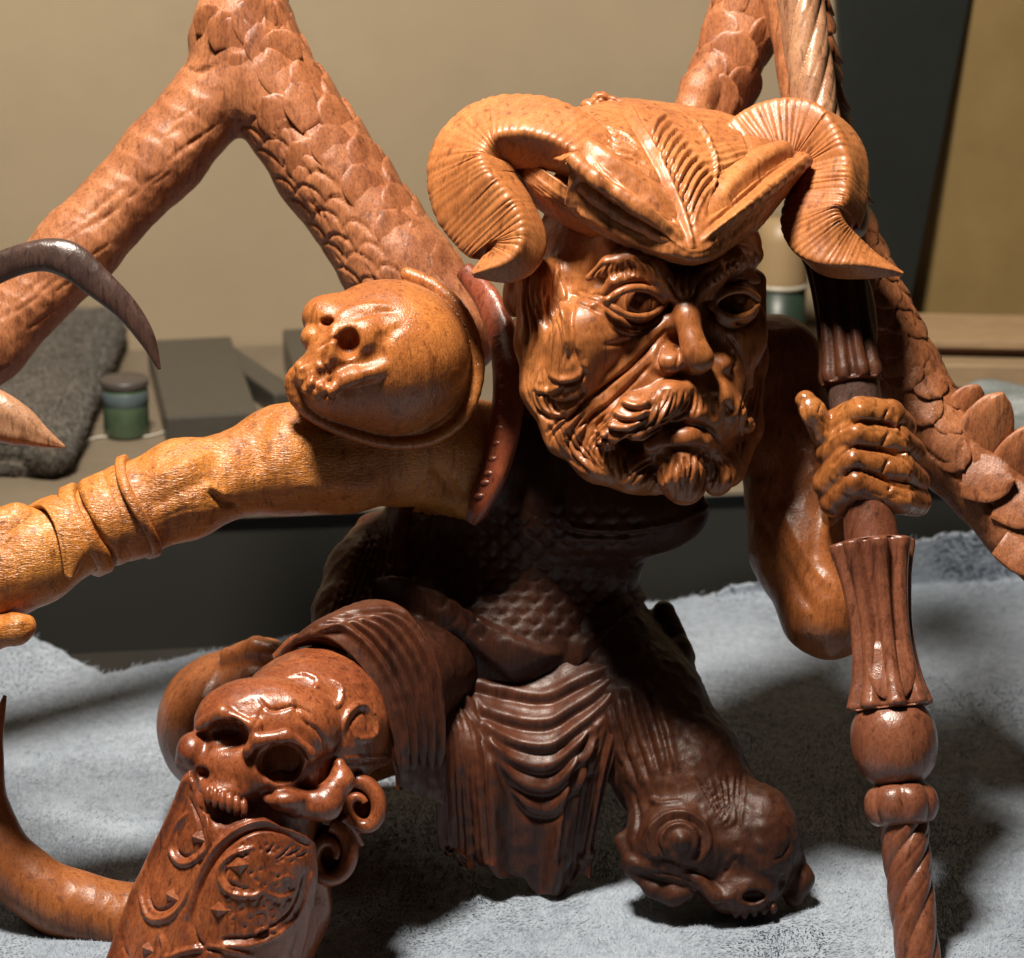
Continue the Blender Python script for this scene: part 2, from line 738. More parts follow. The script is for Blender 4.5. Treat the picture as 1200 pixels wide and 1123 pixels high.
M['dark'] = wood('wood_dark', (0.0713, 0.02238, 0.00873), (0.04092, 0.01178, 0.00491), (0.02356, 0.007068, 0.003819), rough=(0.42, 0.6), bump=0.3, speck=0.5, coat=0.0, spec=0.3)
M['cloth'] = wood('wood_cloth', (0.105, 0.031, 0.012), (0.064, 0.0175, 0.007), (0.034, 0.009, 0.004), rough=(0.38, 0.55), bump=0.25, speck=0.5, coat=0.03, spec=0.4, tool=0.2)
M['strap'] = wood('wood_strap', (0.304, 0.0798, 0.0352), (0.216, 0.05168, 0.02394), (0.128, 0.02888, 0.01408), rough=(0.24, 0.42), bump=0.3)
M['wing'] = wood('wood_wing', (0.414, 0.171, 0.07524), (0.3015, 0.1111, 0.04594), (0.189, 0.06156, 0.02534), rough=(0.38, 0.6), bump=0.45, speck=0.55, coat=0.0, spec=0.35)
M['scale'] = wood('wood_scale', (0.374, 0.1494, 0.06134), (0.272, 0.09528, 0.0374), (0.17, 0.0533, 0.02094), rough=(0.33, 0.55), bump=0.45, speck=0.55, coat=0.0, spec=0.4)
M['staff'] = wood('wood_staff', (0.221, 0.08075, 0.04114), (0.1487, 0.05006, 0.02618), (0.085, 0.02746, 0.01496), rough=(0.22, 0.42), bump=0.3, speck=0.45)
M['rope'] = wood('wood_rope', (0.40, 0.22, 0.125), (0.29, 0.145, 0.078), (0.16, 0.068, 0.036), rough=(0.25, 0.42), bump=0.3, speck=0.45)
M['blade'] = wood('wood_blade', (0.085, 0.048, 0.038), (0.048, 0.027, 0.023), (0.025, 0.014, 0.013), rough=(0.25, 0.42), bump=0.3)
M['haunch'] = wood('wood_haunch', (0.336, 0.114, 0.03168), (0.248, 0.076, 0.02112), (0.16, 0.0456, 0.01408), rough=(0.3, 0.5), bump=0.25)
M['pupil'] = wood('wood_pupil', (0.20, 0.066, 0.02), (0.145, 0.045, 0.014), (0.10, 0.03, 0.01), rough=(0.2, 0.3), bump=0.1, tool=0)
M['fist'] = wood('wood_fist', (0.34, 0.125, 0.034), (0.24, 0.08, 0.022), (0.15, 0.045, 0.014), rough=(0.2, 0.36), bump=0.3, speck=0.5, tool=0.3, coat=0.2)


def plain(name, color, rough=0.6, noise=0.15, scale=120, bump=0.15, dist=0.0005, metal=0.0, stretch=(1, 1, 1)):
    m, nt, bs = new_mat(name)
    lk = nt.links.new
    n = nd(nt, 'ShaderNodeTexNoise', Scale=1.0, Detail=5.0, Roughness=0.65)
    lk(coords(nt, tuple(scale * s for s in stretch)), n.inputs['Vector'])
    c = np.array(color)
    r = ramp(nt, n.outputs[0], [(0.3, tuple(c * (1 - noise))), (0.7, tuple(np.minimum(c * (1 + noise), 1)))])
    lk(r.outputs[0], bs.inputs['Base Color'])
    bs.inputs['Roughness'].default_value = rough
    bs.inputs['Metallic'].default_value = metal
    b = nd(nt, 'ShaderNodeBump', Strength=bump, Distance=dist)
    n2 = nd(nt, 'ShaderNodeTexNoise', Scale=1.0, Detail=3.0)
    lk(coords(nt, tuple(scale * 6 * s for s in stretch)), n2.inputs['Vector'])
    lk(n2.outputs[0], b.inputs['Height'])
    lk(b.outputs[0], bs.inputs['Normal'])
    return m


def weave(name, color, scale):
    """fine ribbed cloth"""
    m, nt, bs = new_mat(name)
    lk = nt.links.new
    w = nd(nt, 'ShaderNodeTexWave', Scale=scale, Distortion=0.4, Detail=1.0)
    w.bands_direction = 'DIAGONAL'
    tc = nt.nodes.new('ShaderNodeTexCoord')
    lk(tc.outputs['Object'], w.inputs['Vector'])
    c = np.array(color)
    r = ramp(nt, w.outputs[0], [(0.2, tuple(c * 0.55)), (0.8, tuple(c * 1.3))])
    lk(r.outputs[0], bs.inputs['Base Color'])
    bs.inputs['Roughness'].default_value = 0.75
    b = nd(nt, 'ShaderNodeBump', Strength=0.5, Distance=0.0004)
    lk(w.outputs[0], b.inputs['Height'])
    lk(b.outputs[0], bs.inputs['Normal'])
    return m


M['wall'] = plain('painted_wall', (0.31, 0.245, 0.16), 0.75, 0.07, 9, 0.25, 0.0008)
M['shelf_top'] = plain('shelf_laminate', (0.15, 0.12, 0.085), 0.5, 0.12, 40, 0.1)
M['shelf_front'] = weave('shelf_ribbed_cloth', (0.013, 0.013, 0.010), 330)
M['bench'] = plain('bench_top', (0.016, 0.014, 0.011), 0.6, 0.15, 60)
M['panel'] = plain('dark_board', (0.008, 0.010, 0.009), 0.45, 0.2, 30, 0.1)
M['ply'] = plain('olive_plywood', (0.20, 0.135, 0.05), 0.6, 0.12, 25, 0.15)
M['stone'] = plain('grey_stone', (0.05, 0.046, 0.038), 0.34, 0.1, 200, 0.15)
M['stone_side'] = plain('grey_stone_side', (0.09, 0.10, 0.09), 0.5, 0.12, 200, 0.15)
M['board'] = plain('pale_board', (0.30, 0.20, 0.11), 0.6, 0.2, 60, 0.2, stretch=(1, 6, 6))
M['board2'] = plain('grey_board', (0.27, 0.19, 0.11), 0.6, 0.15, 60, 0.2, stretch=(1, 6, 6))
M['redboard'] = plain('red_brown_strip', (0.13, 0.05, 0.025), 0.45, 0.2, 60, 0.2)
M['white'] = plain('off_white_plastic', (0.42, 0.39, 0.32), 0.4, 0.05, 60, 0.05)
M['cream'] = plain('cream_plastic', (0.30, 0.21, 0.11), 0.45, 0.05, 60, 0.05)
M['lid'] = plain('dark_lid', (0.06, 0.05, 0.045), 0.4, 0.1, 100, 0.1)
M['jar'] = plain('green_jar', (0.055, 0.085, 0.05), 0.25, 0.3, 60, 0.05)
M['jar_band'] = plain('blue_jar_label', (0.075, 0.10, 0.11), 0.35, 0.12, 90, 0.05)
M['dkgreen'] = plain('dark_green_plastic', (0.02, 0.035, 0.025), 0.4, 0.1, 60, 0.05)
M['greycloth'] = plain('grey_plastic_sheet', (0.16, 0.18, 0.18), 0.45, 0.2, 60, 0.5, 0.002)
M['thread'] = plain('pale_thread', (0.45, 0.42, 0.35), 0.7, 0.1, 300)


def terry(name, a, b_, scale=260):
    m, nt, bs = new_mat(name)
    lk = nt.links.new
    n = nd(nt, 'ShaderNodeTexNoise', Scale=1.0, Detail=4.0, Roughness=0.7)
    lk(coords(nt, (scale, scale, scale)), n.inputs['Vector'])
    n2 = nd(nt, 'ShaderNodeTexNoise', Scale=1.0, Detail=2.0)
    lk(coords(nt, (22, 22, 22)), n2.inputs['Vector'])
    ad = nt.nodes.new('ShaderNodeMath')
    ad.operation = 'MULTIPLY_ADD'
    ad.inputs[1].default_value = 0.6
    lk(n.outputs[0], ad.inputs[0])
    h = nt.nodes.new('ShaderNodeMath')
    h.operation = 'MULTIPLY'
    h.inputs[1].default_value = 0.4
    lk(n2.outputs[0], h.inputs[0])
    lk(h.outputs[0], ad.inputs[2])
    r = ramp(nt, ad.outputs[0], [(0.33, a), (0.67, b_)])
    lk(r.outputs[0], bs.inputs['Base Color'])
    bs.inputs['Roughness'].default_value = 0.9
    bs.inputs['Specular IOR Level'].default_value = 0.2
    bs.inputs['Sheen Weight'].default_value = 0.25
    bs.inputs['Sheen Roughness'].default_value = 0.5
    bp = nd(nt, 'ShaderNodeBump', Strength=0.8, Distance=0.0012)
    lk(n.outputs[0], bp.inputs['Height'])
    lk(bp.outputs[0], bs.inputs['Normal'])
    return m


M['towel'] = terry('blue_grey_terry', (0.178, 0.211, 0.262), (0.30, 0.345, 0.405))
M['rolltowel'] = terry('brown_grey_terry', (0.055, 0.046, 0.036), (0.115, 0.10, 0.082), 500)

# ------------------------------------------------------------------ the setting: bench, shelf, wall
HS = 0.043                                        # height of the low shelf
A_ = on_plane(200, 602, HS)
B_ = on_plane(1090, 562, HS)
EX = (B_ - A_) / np.linalg.norm(B_ - A_)          # along the shelf
EY = np.array([-EX[1], EX[0], 0.0])               # away from the camera
EZ = np.array([0, 0, 1.0])
SO = A_.copy()
SO[2] = 0


def sh(u, v, w):
    """point in shelf axes: u along, v back, w up (metres)"""
    return SO + EX * u + EY * v + EZ * w


def hexa(P):
    return np.array(P), [[0, 1, 2, 3], [7, 6, 5, 4], [0, 4, 5, 1], [1, 5, 6, 2], [2, 6, 7, 3], [3, 7, 4, 0]]


def slab(name, corners_top, height, mat, parent=None, base=None, bevel=0.0006):
    T = np.array(corners_top)
    Bt = T - EZ * height
    V, F = hexa(np.vstack([Bt, T]))
    # outward check
    c = V.mean(0)
    n = np.cross(V[1] - V[0], V[2] - V[0])
    if n @ (V[0] - c) < 0:
        F = [f[::-1] for f in F]
    o = add_mesh(name, V, F, mat, parent, base, smooth=False)
    if bevel:
        md = o.modifiers.new('bevel', 'BEVEL')
        md.width = bevel
        md.segments = 2
    return o


def structure(o):
    o["kind"] = "structure"
    return o


wq = on_plane(285, 404, HS)
VW = (wq - SO) @ EY                               # shelf depth to the wall
structure(add_mesh('workbench', [(-3, -0.5, -0.012), (3, -0.5, -0.012), (3, 3, -0.012), (-3, 3, -0.012)], [[0, 1, 2, 3]], M['bench'], smooth=False))
structure(add_mesh('wall', [sh(-3, VW, -0.1), sh(3, VW, -0.1), sh(3, VW, 2.2), sh(-3, VW, 2.2)], [[0, 1, 2, 3]], M['wall'], smooth=False))
sv = [sh(-2.5, 0, -0.012), sh(2.5, 0, -0.012), sh(2.5, VW - 0.002, -0.012), sh(-2.5, VW - 0.002, -0.012),
      sh(-2.5, 0, HS - 0.003), sh(2.5, 0, HS - 0.003), sh(2.5, VW - 0.002, HS - 0.003), sh(-2.5, VW - 0.002, HS - 0.003)]
V_, F_ = hexa(sv)
shelf = structure(add_mesh('shelf', V_, [f[::-1] for f in F_], M['shelf_front'], smooth=False))
tp = slab('shelf_top', [sh(-2.5, -0.003, HS), sh(2.5, -0.003, HS), sh(2.5, VW - 0.003, HS), sh(-2.5, VW - 0.003, HS)], 0.0025, M['shelf_top'], shelf)
tp.location = np.zeros(3)

# the dark board that leans on the wall behind the staff
c0 = sh(0, VW - 0.004, 0)


def on_vert(px, py, v):
    """world point on the vertical plane at shelf depth v"""
    d = FWD * D + RIGHT * (px - 600.0) + UP * (561.5 - py)
    q = sh(0, v, 0)
    t = ((q - CAM) @ EY) / (d @ EY)
    return CAM + d * t


bl = on_vert(1003, 372, VW - 0.05)
br = on_vert(1058, 372, VW - 0.05)
tl = on_vert(975, -120, VW - 0.012)
tr = on_vert(1159, -120, VW - 0.012)
bl[2] = br[2] = HS + 0.0005
pts = np.array([bl, br, tr, tl])
V_, F_ = hexa(np.vstack([pts + EY * 0.006, pts]))
dp = add_mesh('dark_board', V_, F_, M['panel'], None, bl, smooth=False)
tag(dp, 'tall dark board with slanting right edge leaning on the wall behind the staff', 'board')

# the olive brown panel to the right of it
bl = on_vert(1050, 380, VW - 0.03)
br = on_vert(1420, 380, VW - 0.03)
tl = on_vert(1050, -160, VW - 0.009)
tr = on_vert(1420, -160, VW - 0.009)
bl[2] = br[2] = HS + 0.0005
pts = np.array([bl, br, tr, tl])
V_, F_ = hexa(np.vstack([pts + EY * 0.004, pts]))
pp = add_mesh('plywood_panel', V_, F_, M['ply'], None, bl, smooth=False)
tag(pp, 'olive brown panel standing against the wall at the right edge', 'panel')

# ------------------------------------------------------------------ the carved figure
BASE = on_plane(600, 1000, 0.0)
fig = thing('demon_figure', BASE, 'carved wooden horned bearded warrior demon kneeling with scaly wings', 'carving')

HF = Frame(p3(748, 420, 40), yaw=27, pitch=5)


def hp(px, py, lz, r):
    return [*HF.L(px, py, lz), r]


def build_head():
    f = Field()
    G, L = HF.G, HF.L
    f.ell(G(0, 74, -8), (127, 172, 138), fr=HF)
    f.ell(G(0, -45, 22), (102, 112, 108), 50, HF)
    # cheek and side hair masses
    f.chain([hp(630, 330, 20, 24), hp(634, 400, 24, 27), hp(642, 455, 36, 28), hp(668, 503, 58, 28), hp(702, 536, 88, 26), hp(738, 554, 112, 22)], 30, 16)
    f.ell(L(676, 440, 82), (30, 34, 26), 26, HF)
    f.chain([hp(884, 330, 30, 14), hp(878, 420, 40, 20), hp(868, 500, 60, 24), hp(850, 548, 100, 24)], 24, 14)
    f.ell(L(694, 392, 92), (46, 42, 34), 34, HF)            # cheekbone
    f.ell(L(866, 392, 90), (32, 42, 34), 30, HF)
    f.ell(L(802, 470, 112), (72, 62, 48), 34, HF)           # muzzle
    f.ell(L(800, 285, 96), (100, 50, 40), 34, HF)           # forehead
    # eye sockets
    f.ell(L(746, 350, 138), (44, 25, 24), 14, HF, True)
    f.ell(L(862, 352, 138), (36, 25, 24), 14, HF, True)
    # nose
    f.chain([hp(801, 338, 131, 15), hp(805, 372, 150, 12.5), hp(813, 408, 163, 15)], 12, 10)
    f.ell(L(818, 420, 162), (18, 17, 18), 8, HF)
    f.ell(L(783, 425, 142), (17, 14, 21), 7, HF)
    f.ell(L(842, 427, 138), (13, 12, 18), 9, HF)
    f.ell(L(800, 440, 156), (9, 5, 9), 3, HF, True)
    # lids wrapped round the eyeballs
    for (ex, ey, er, ups, los) in (
            (746, 353, 30, [(-34, -2), (-26, 7), (-9, 14.5), (10, 14.5), (24, 7), (32, -3)], [(-34, -2), (-25, -9), (-9, -17), (9, -18), (23, -12), (32, -3)]),
            (862, 355, 29, [(-28, -3), (-20, 7), (-3, 14.5), (13, 14), (26, 5)], [(-28, -3), (-18, -11), (-2, -17), (14, -14), (26, -3)])):
        for li, rr in ((ups, 4.2), (los, 3.6)):
            pts = []
            for dx, dy in li:
                q = (er + 3.0) ** 2 - (dx * 0.82) ** 2 - dy ** 2
                pts.append(hp(ex + dx, ey - dy, 111 + math.sqrt(max(q, 160)), rr))
            f.chain(pts, 5, 1.5, n=26)
    # upper lid fold
    f.chain([hp(704, 347, 103, 6), hp(720, 330, 119, 6), hp(742, 322, 128, 6), hp(766, 327, 133, 6), hp(783, 345, 135, 5)], 9, 6)
    f.chain([hp(826, 347, 137, 5), hp(842, 330, 133, 5), hp(866, 323, 123, 5), hp(886, 328, 107, 5)], 9, 6)
    # brows and frown
    f.chain([hp(690, 326, 100, 4), hp(712, 310, 113, 8), hp(740, 303, 124, 11), hp(766, 314, 134, 13), hp(790, 341, 141, 12)], 14, 7)
    f.chain([hp(812, 341, 143, 12), hp(834, 319, 142, 13), hp(862, 303, 131, 12), hp(886, 299, 112, 8)], 14, 9)
    f.ell(L(802, 336, 142), (16, 15, 12), 8, HF)
    # bags below the eyes
    f.chain([hp(698, 360, 98, 7), hp(718, 383, 112, 9), hp(750, 394, 122, 10), hp(780, 378, 130, 7)], 16, 9)
    f.chain([hp(838, 382, 128, 7), hp(862, 394, 118, 9), hp(884, 382, 102, 7)], 16, 9)
    # folds from the nose to the jaw
    f.chain([hp(786, 378, 128, 4), hp(752, 410, 120, 7), hp(715, 444, 105, 9), hp(685, 470, 90, 9), hp(662, 490, 74, 8)], 22, 12)
    f.chain([hp(772, 414, 128, 4), hp(745, 442, 118, 8), hp(712, 474, 102, 12), hp(680, 498, 84, 13), hp(655, 520, 64, 10)], 24, 14)
    f.chain([hp(848, 388, 122, 5), hp(864, 420, 108, 9), hp(872, 450, 96, 10)], 22, 12)
    # moustache
    f.chain([hp(806, 455, 150, 10), hp(784, 466, 153, 17), hp(764, 484, 153, 19), hp(748, 503, 146, 15)], 8, 9)
    f.chain([hp(768, 462, 140, 8), hp(742, 477, 138, 15), hp(724, 498, 130, 15), hp(712, 511, 121, 11), hp(706, 505, 116, 7)], 6, 8)
    f.chain([hp(815, 456, 148, 10), hp(838, 466, 148, 17), hp(854, 482, 142, 17), hp(866, 498, 132, 12), hp(875, 498, 122, 8), hp(872, 486, 118, 5)], 8, 8)
    f.chain([hp(796, 460, 146, 12), hp(790, 482, 150, 15)], 8)
    f.chain([hp(814, 460, 148, 12), hp(812, 484, 152, 14)], 8)
    f.chain([hp(830, 462, 146, 12), hp(834, 488, 146, 14)], 8)
    # mouth, lower lip
    f.chain([hp(748, 516, 148, 6), hp(770, 504, 162, 7), hp(798, 498, 170, 7), hp(828, 503, 162, 7), hp(844, 520, 148, 7)], 4, 3, True)
    f.chain([hp(762, 522, 140, 8), hp(782, 515, 150, 12), hp(803, 513, 155, 14), hp(822, 516, 149, 11), hp(836, 524, 140, 7)], 5, 6)
    # beard
    f.chain([hp(784, 534, 138, 18), hp(794, 550, 142, 28), hp(802, 566, 140, 25)], 8, 9)
    f.chain([hp(760, 538, 128, 12), hp(745, 555, 122, 16), hp(740, 562, 116, 14)], 8, 9)
    f.chain([hp(834, 536, 132, 14), hp(842, 556, 126, 19), hp(840, 566, 122, 15)], 9, 9)
    f.chain([hp(765, 556, 124, 14), hp(768, 568, 120, 12)], 7)
    f.chain([hp(704, 522, 100, 14), hp(716, 540, 102, 18), hp(720, 550, 98, 15)], 10, 10)
    # ear
    f.ell(L(604, 345, -12), (12, 26, 22), 6, HF)
    # neck
    f.cone(G(0, -40, -50), G(0, -120, -95), 62, 52, 30)
    c = f.mesh(1.6, hi=np.array([f.hi[0], p3(750, 195, 100)[1], f.hi[2]]))
    s = c.stroke
    st = c.strands
    # creases round the eyes
    s([(708, 360), (724, 378), (744, 386), (764, 383), (778, 372)], 2.6, -3.4)
    s([(702, 366), (718, 386), (740, 394), (762, 390)], 2.4, -1.6)
    s([(836, 374), (856, 385), (876, 382), (888, 370)], 2.6, -3.4)
    s([(686, 362), (708, 352), (716, 352)], 4, 3)
    for q in ([(668, 344), (690, 350), (706, 358)], [(670, 352), (690, 360), (704, 368)], [(676, 340), (694, 344), (708, 348)]):
        s(q, 2.2, -3)
    # frown
    for x in (793, 801, 809):
        s([(x, 320), (x - 1, 332), (x + 1, 346)], 2.2, -3.5)
        s([(x + 4, 320), (x + 3, 332), (x + 5, 346)], 2.4, 2)
    s([(783, 326), (790, 342), (796, 352)], 3, -5)
    s([(822, 326), (816, 344), (812, 352)], 3, -5)
    # eyebrow hair
    # cheek line, folds
    s([(676, 340), (668, 375), (672, 410), (684, 440)], 4, -6)
    s([(664, 335), (662, 380), (668, 420)], 5, 4)
    s([(782, 386), (750, 418), (715, 450), (690, 468)], 3.0, -4)
    s([(772, 400), (742, 428), (706, 456), (680, 478)], 2.4, -3)
    s([(766, 424), (735, 455), (705, 482), (672, 505)], 3.2, -4)
    s([(765, 378), (735, 400), (705, 405)], 3.5, -2)
    s([(700, 455), (680, 478), (655, 500)], 2.4, -4)
    s([(852, 392), (866, 412), (876, 440)], 2.6, -4)
    s([(776, 404), (768, 422), (776, 438)], 3.0, -5)
    s([(858, 410), (864, 424), (856, 438)], 3.0, -5)
    s([(790, 405), (796, 412), (792, 434)], 3, -2.5)
    # side hair: cut lines that follow the flow of the locks
    def cuts(A, B, n, d=3.2, w=2.3, jit=0.3, wave=2.0):
        m = 16
        A_c, B_c = catmull(A, m), catmull(B, m)
        for i in range(n + 1):
            t = np.clip((i + rng.uniform(-jit, jit)) / n, 0, 1)
            P = A_c * (1 - t) + B_c * t
            dd = np.gradient(P, axis=0)
            nn = np.stack([-dd[:, 1], dd[:, 0]], 1) / (np.linalg.norm(dd, axis=1, keepdims=True) + 1e-6)
            P = P + nn * (np.sin(np.linspace(0, rng.uniform(3, 6), m) + rng.uniform(0, 6)) * wave)[:, None]
            i0, i1 = (0, m) if rng.random() < 0.6 else (int(rng.uniform(0, 6)), int(rng.uniform(10, m)))
            s(P[i0:i1], w * rng.uniform(0.8, 1.3), -d * rng.uniform(0.6, 1.25), taper=(.2, .25))
    cuts([(694, 328), (698, 318), (708, 308)], [(774, 330), (766, 314), (752, 300)], 10, 3.4, 2.2, jit=.15, wave=.3)
    cuts([(826, 338), (822, 326), (832, 314)], [(886, 312), (888, 302), (884, 294)], 9, 3.6, 2.3, wave=.4)
    s([(640, 300), (632, 360), (642, 410)], 9, 3)
    s([(660, 330), (664, 380), (672, 415)], 8, 4)
    cuts([(618, 306), (614, 345), (620, 385), (614, 425)], [(664, 318), (664, 360), (674, 400), (668, 432)], 9)
    for (x, y, r) in ((662, 430, 24), (658, 450, 26), (654, 468, 27), (640, 446, 20)):
        q = [(x + r * math.cos(a) * 0.95, y + r * 0.62 * math.sin(a)) for a in np.linspace(-0.5, 2.7, 10)]
        s(q, 5, 3.2, taper=(.2, .3))
        s([(u, v + 6) for u, v in q], 2.4, -4.2, taper=(.2, .3))
    cuts([(616, 425), (616, 450), (626, 480), (650, 500)], [(640, 430), (640, 455), (648, 475), (664, 486)], 5)
    cuts([(690, 466), (664, 486), (640, 506), (636, 520)], [(726, 486), (712, 508), (704, 536), (716, 562)], 11, 3.6, 2.5)
    cuts([(640, 498), (656, 530), (684, 552)], [(676, 500), (690, 530), (716, 560)], 6, 3.2)
    cuts([(700, 510), (700, 532), (706, 562)], [(745, 520), (736, 540), (740, 568)], 6, 3.4)
    cuts([(640, 290), (648, 330), (656, 370)], [(664, 300), (668, 340), (670, 370)], 4, 1.2, 2.2)
    cuts([(876, 420), (872, 470), (860, 530)], [(896, 420), (888, 470), (872, 540)], 4, 3)
    # moustache strands
    cuts([(766, 456), (758, 478), (750, 500), (738, 512)], [(814, 456), (812, 472), (800, 488), (782, 498)], 9, 4.2, 2.6, wave=1)
    for k, (ax, ay, r) in enumerate(((746, 464, 17), (738, 476, 20), (729, 488, 21), (720, 500, 20), (711, 509, 15))):
        q = [(ax + r * math.cos(a), ay + r * 0.55 * math.sin(a) + 2) for a in np.linspace(0.0, 2.9, 10)]
        s(q, 4.2, 3.6, taper=(.2, .15))
        s([(x - 1, y + 6) for x, y in q], 2.3, -4.2, taper=(.15, .15))
    cuts([(814, 456), (812, 472), (806, 490)], [(850, 462), (858, 478), (866, 496)], 6, 3.4, 2.4, wave=1)
    # lips
    s([(752, 513), (774, 502), (800, 497), (828, 503), (842, 516)], 3, -4)
    s([(770, 528), (790, 526), (815, 526), (834, 530)], 3.5, -5)
    # goatee
    cuts([(770, 532), (766, 555), (776, 586)], [(822, 532), (828, 556), (818, 588)], 8, 4.4, 2.7, wave=2.2)
    cuts([(828, 532), (832, 550), (828, 574)], [(850, 536), (858, 556), (852, 576)], 4, 4, 2.6)
    cuts([(768, 536), (748, 550), (728, 564)], [(772, 546), (766, 562), (756, 578)], 5, 4, 2.6)
    c.noise(0.5, 9, 3)
    return c.build('head', M['face'], fig, BASE)


head = build_head()


def build_eye(px, py, r, gx, gy):
    c = HF.L(px, py, 112)
    n = 48
    u, v = np.meshgrid(np.linspace(0, 2 * math.pi, n, endpoint=False), np.linspace(0, math.pi, n))
    z = np.cos(v)
    rad = np.ones_like(v) * r
    a = v                                     # angle from the gaze axis
    rad = rad - 1.4 * np.exp(-((a - 0.56) / 0.05) ** 2) - 1.5 - 1.0 * np.exp(-(a / 0.42) ** 2) - 3.0 * np.exp(-(a / 0.16) ** 2)
    g = HF.f * 1.0 + HF.r * gx + HF.u * gy
    g /= np.linalg.norm(g)
    e1 = np.cross(HF.u, g)
    e1 /= np.linalg.norm(e1)
    e2 = np.cross(g, e1)
    V = c + (rad * np.sin(v) * np.cos(u))[..., None] * e1 + (rad * np.sin(v) * np.sin(u))[..., None] * e2 + (rad * z)[..., None] * g
    V = V.reshape(-1, 3)
    F = grid_faces(n, n, True)
    o = add_mesh('eye', to_world(V), F, M['face'], head, BASE)
    # iris: a shallow ring set in the ball, its hollow's shade painted dark
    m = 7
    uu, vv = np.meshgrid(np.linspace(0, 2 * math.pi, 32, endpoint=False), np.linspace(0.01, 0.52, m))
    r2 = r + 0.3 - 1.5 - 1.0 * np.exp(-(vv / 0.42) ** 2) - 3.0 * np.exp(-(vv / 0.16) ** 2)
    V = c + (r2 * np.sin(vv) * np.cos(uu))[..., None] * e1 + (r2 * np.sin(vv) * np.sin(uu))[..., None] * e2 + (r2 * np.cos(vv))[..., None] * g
    return o, V


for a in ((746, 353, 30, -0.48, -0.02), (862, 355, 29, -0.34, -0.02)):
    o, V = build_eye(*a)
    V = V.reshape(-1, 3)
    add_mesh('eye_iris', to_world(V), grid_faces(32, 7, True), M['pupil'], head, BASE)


def hl(px, py, lz):
    return HF.L(px, py, lz)


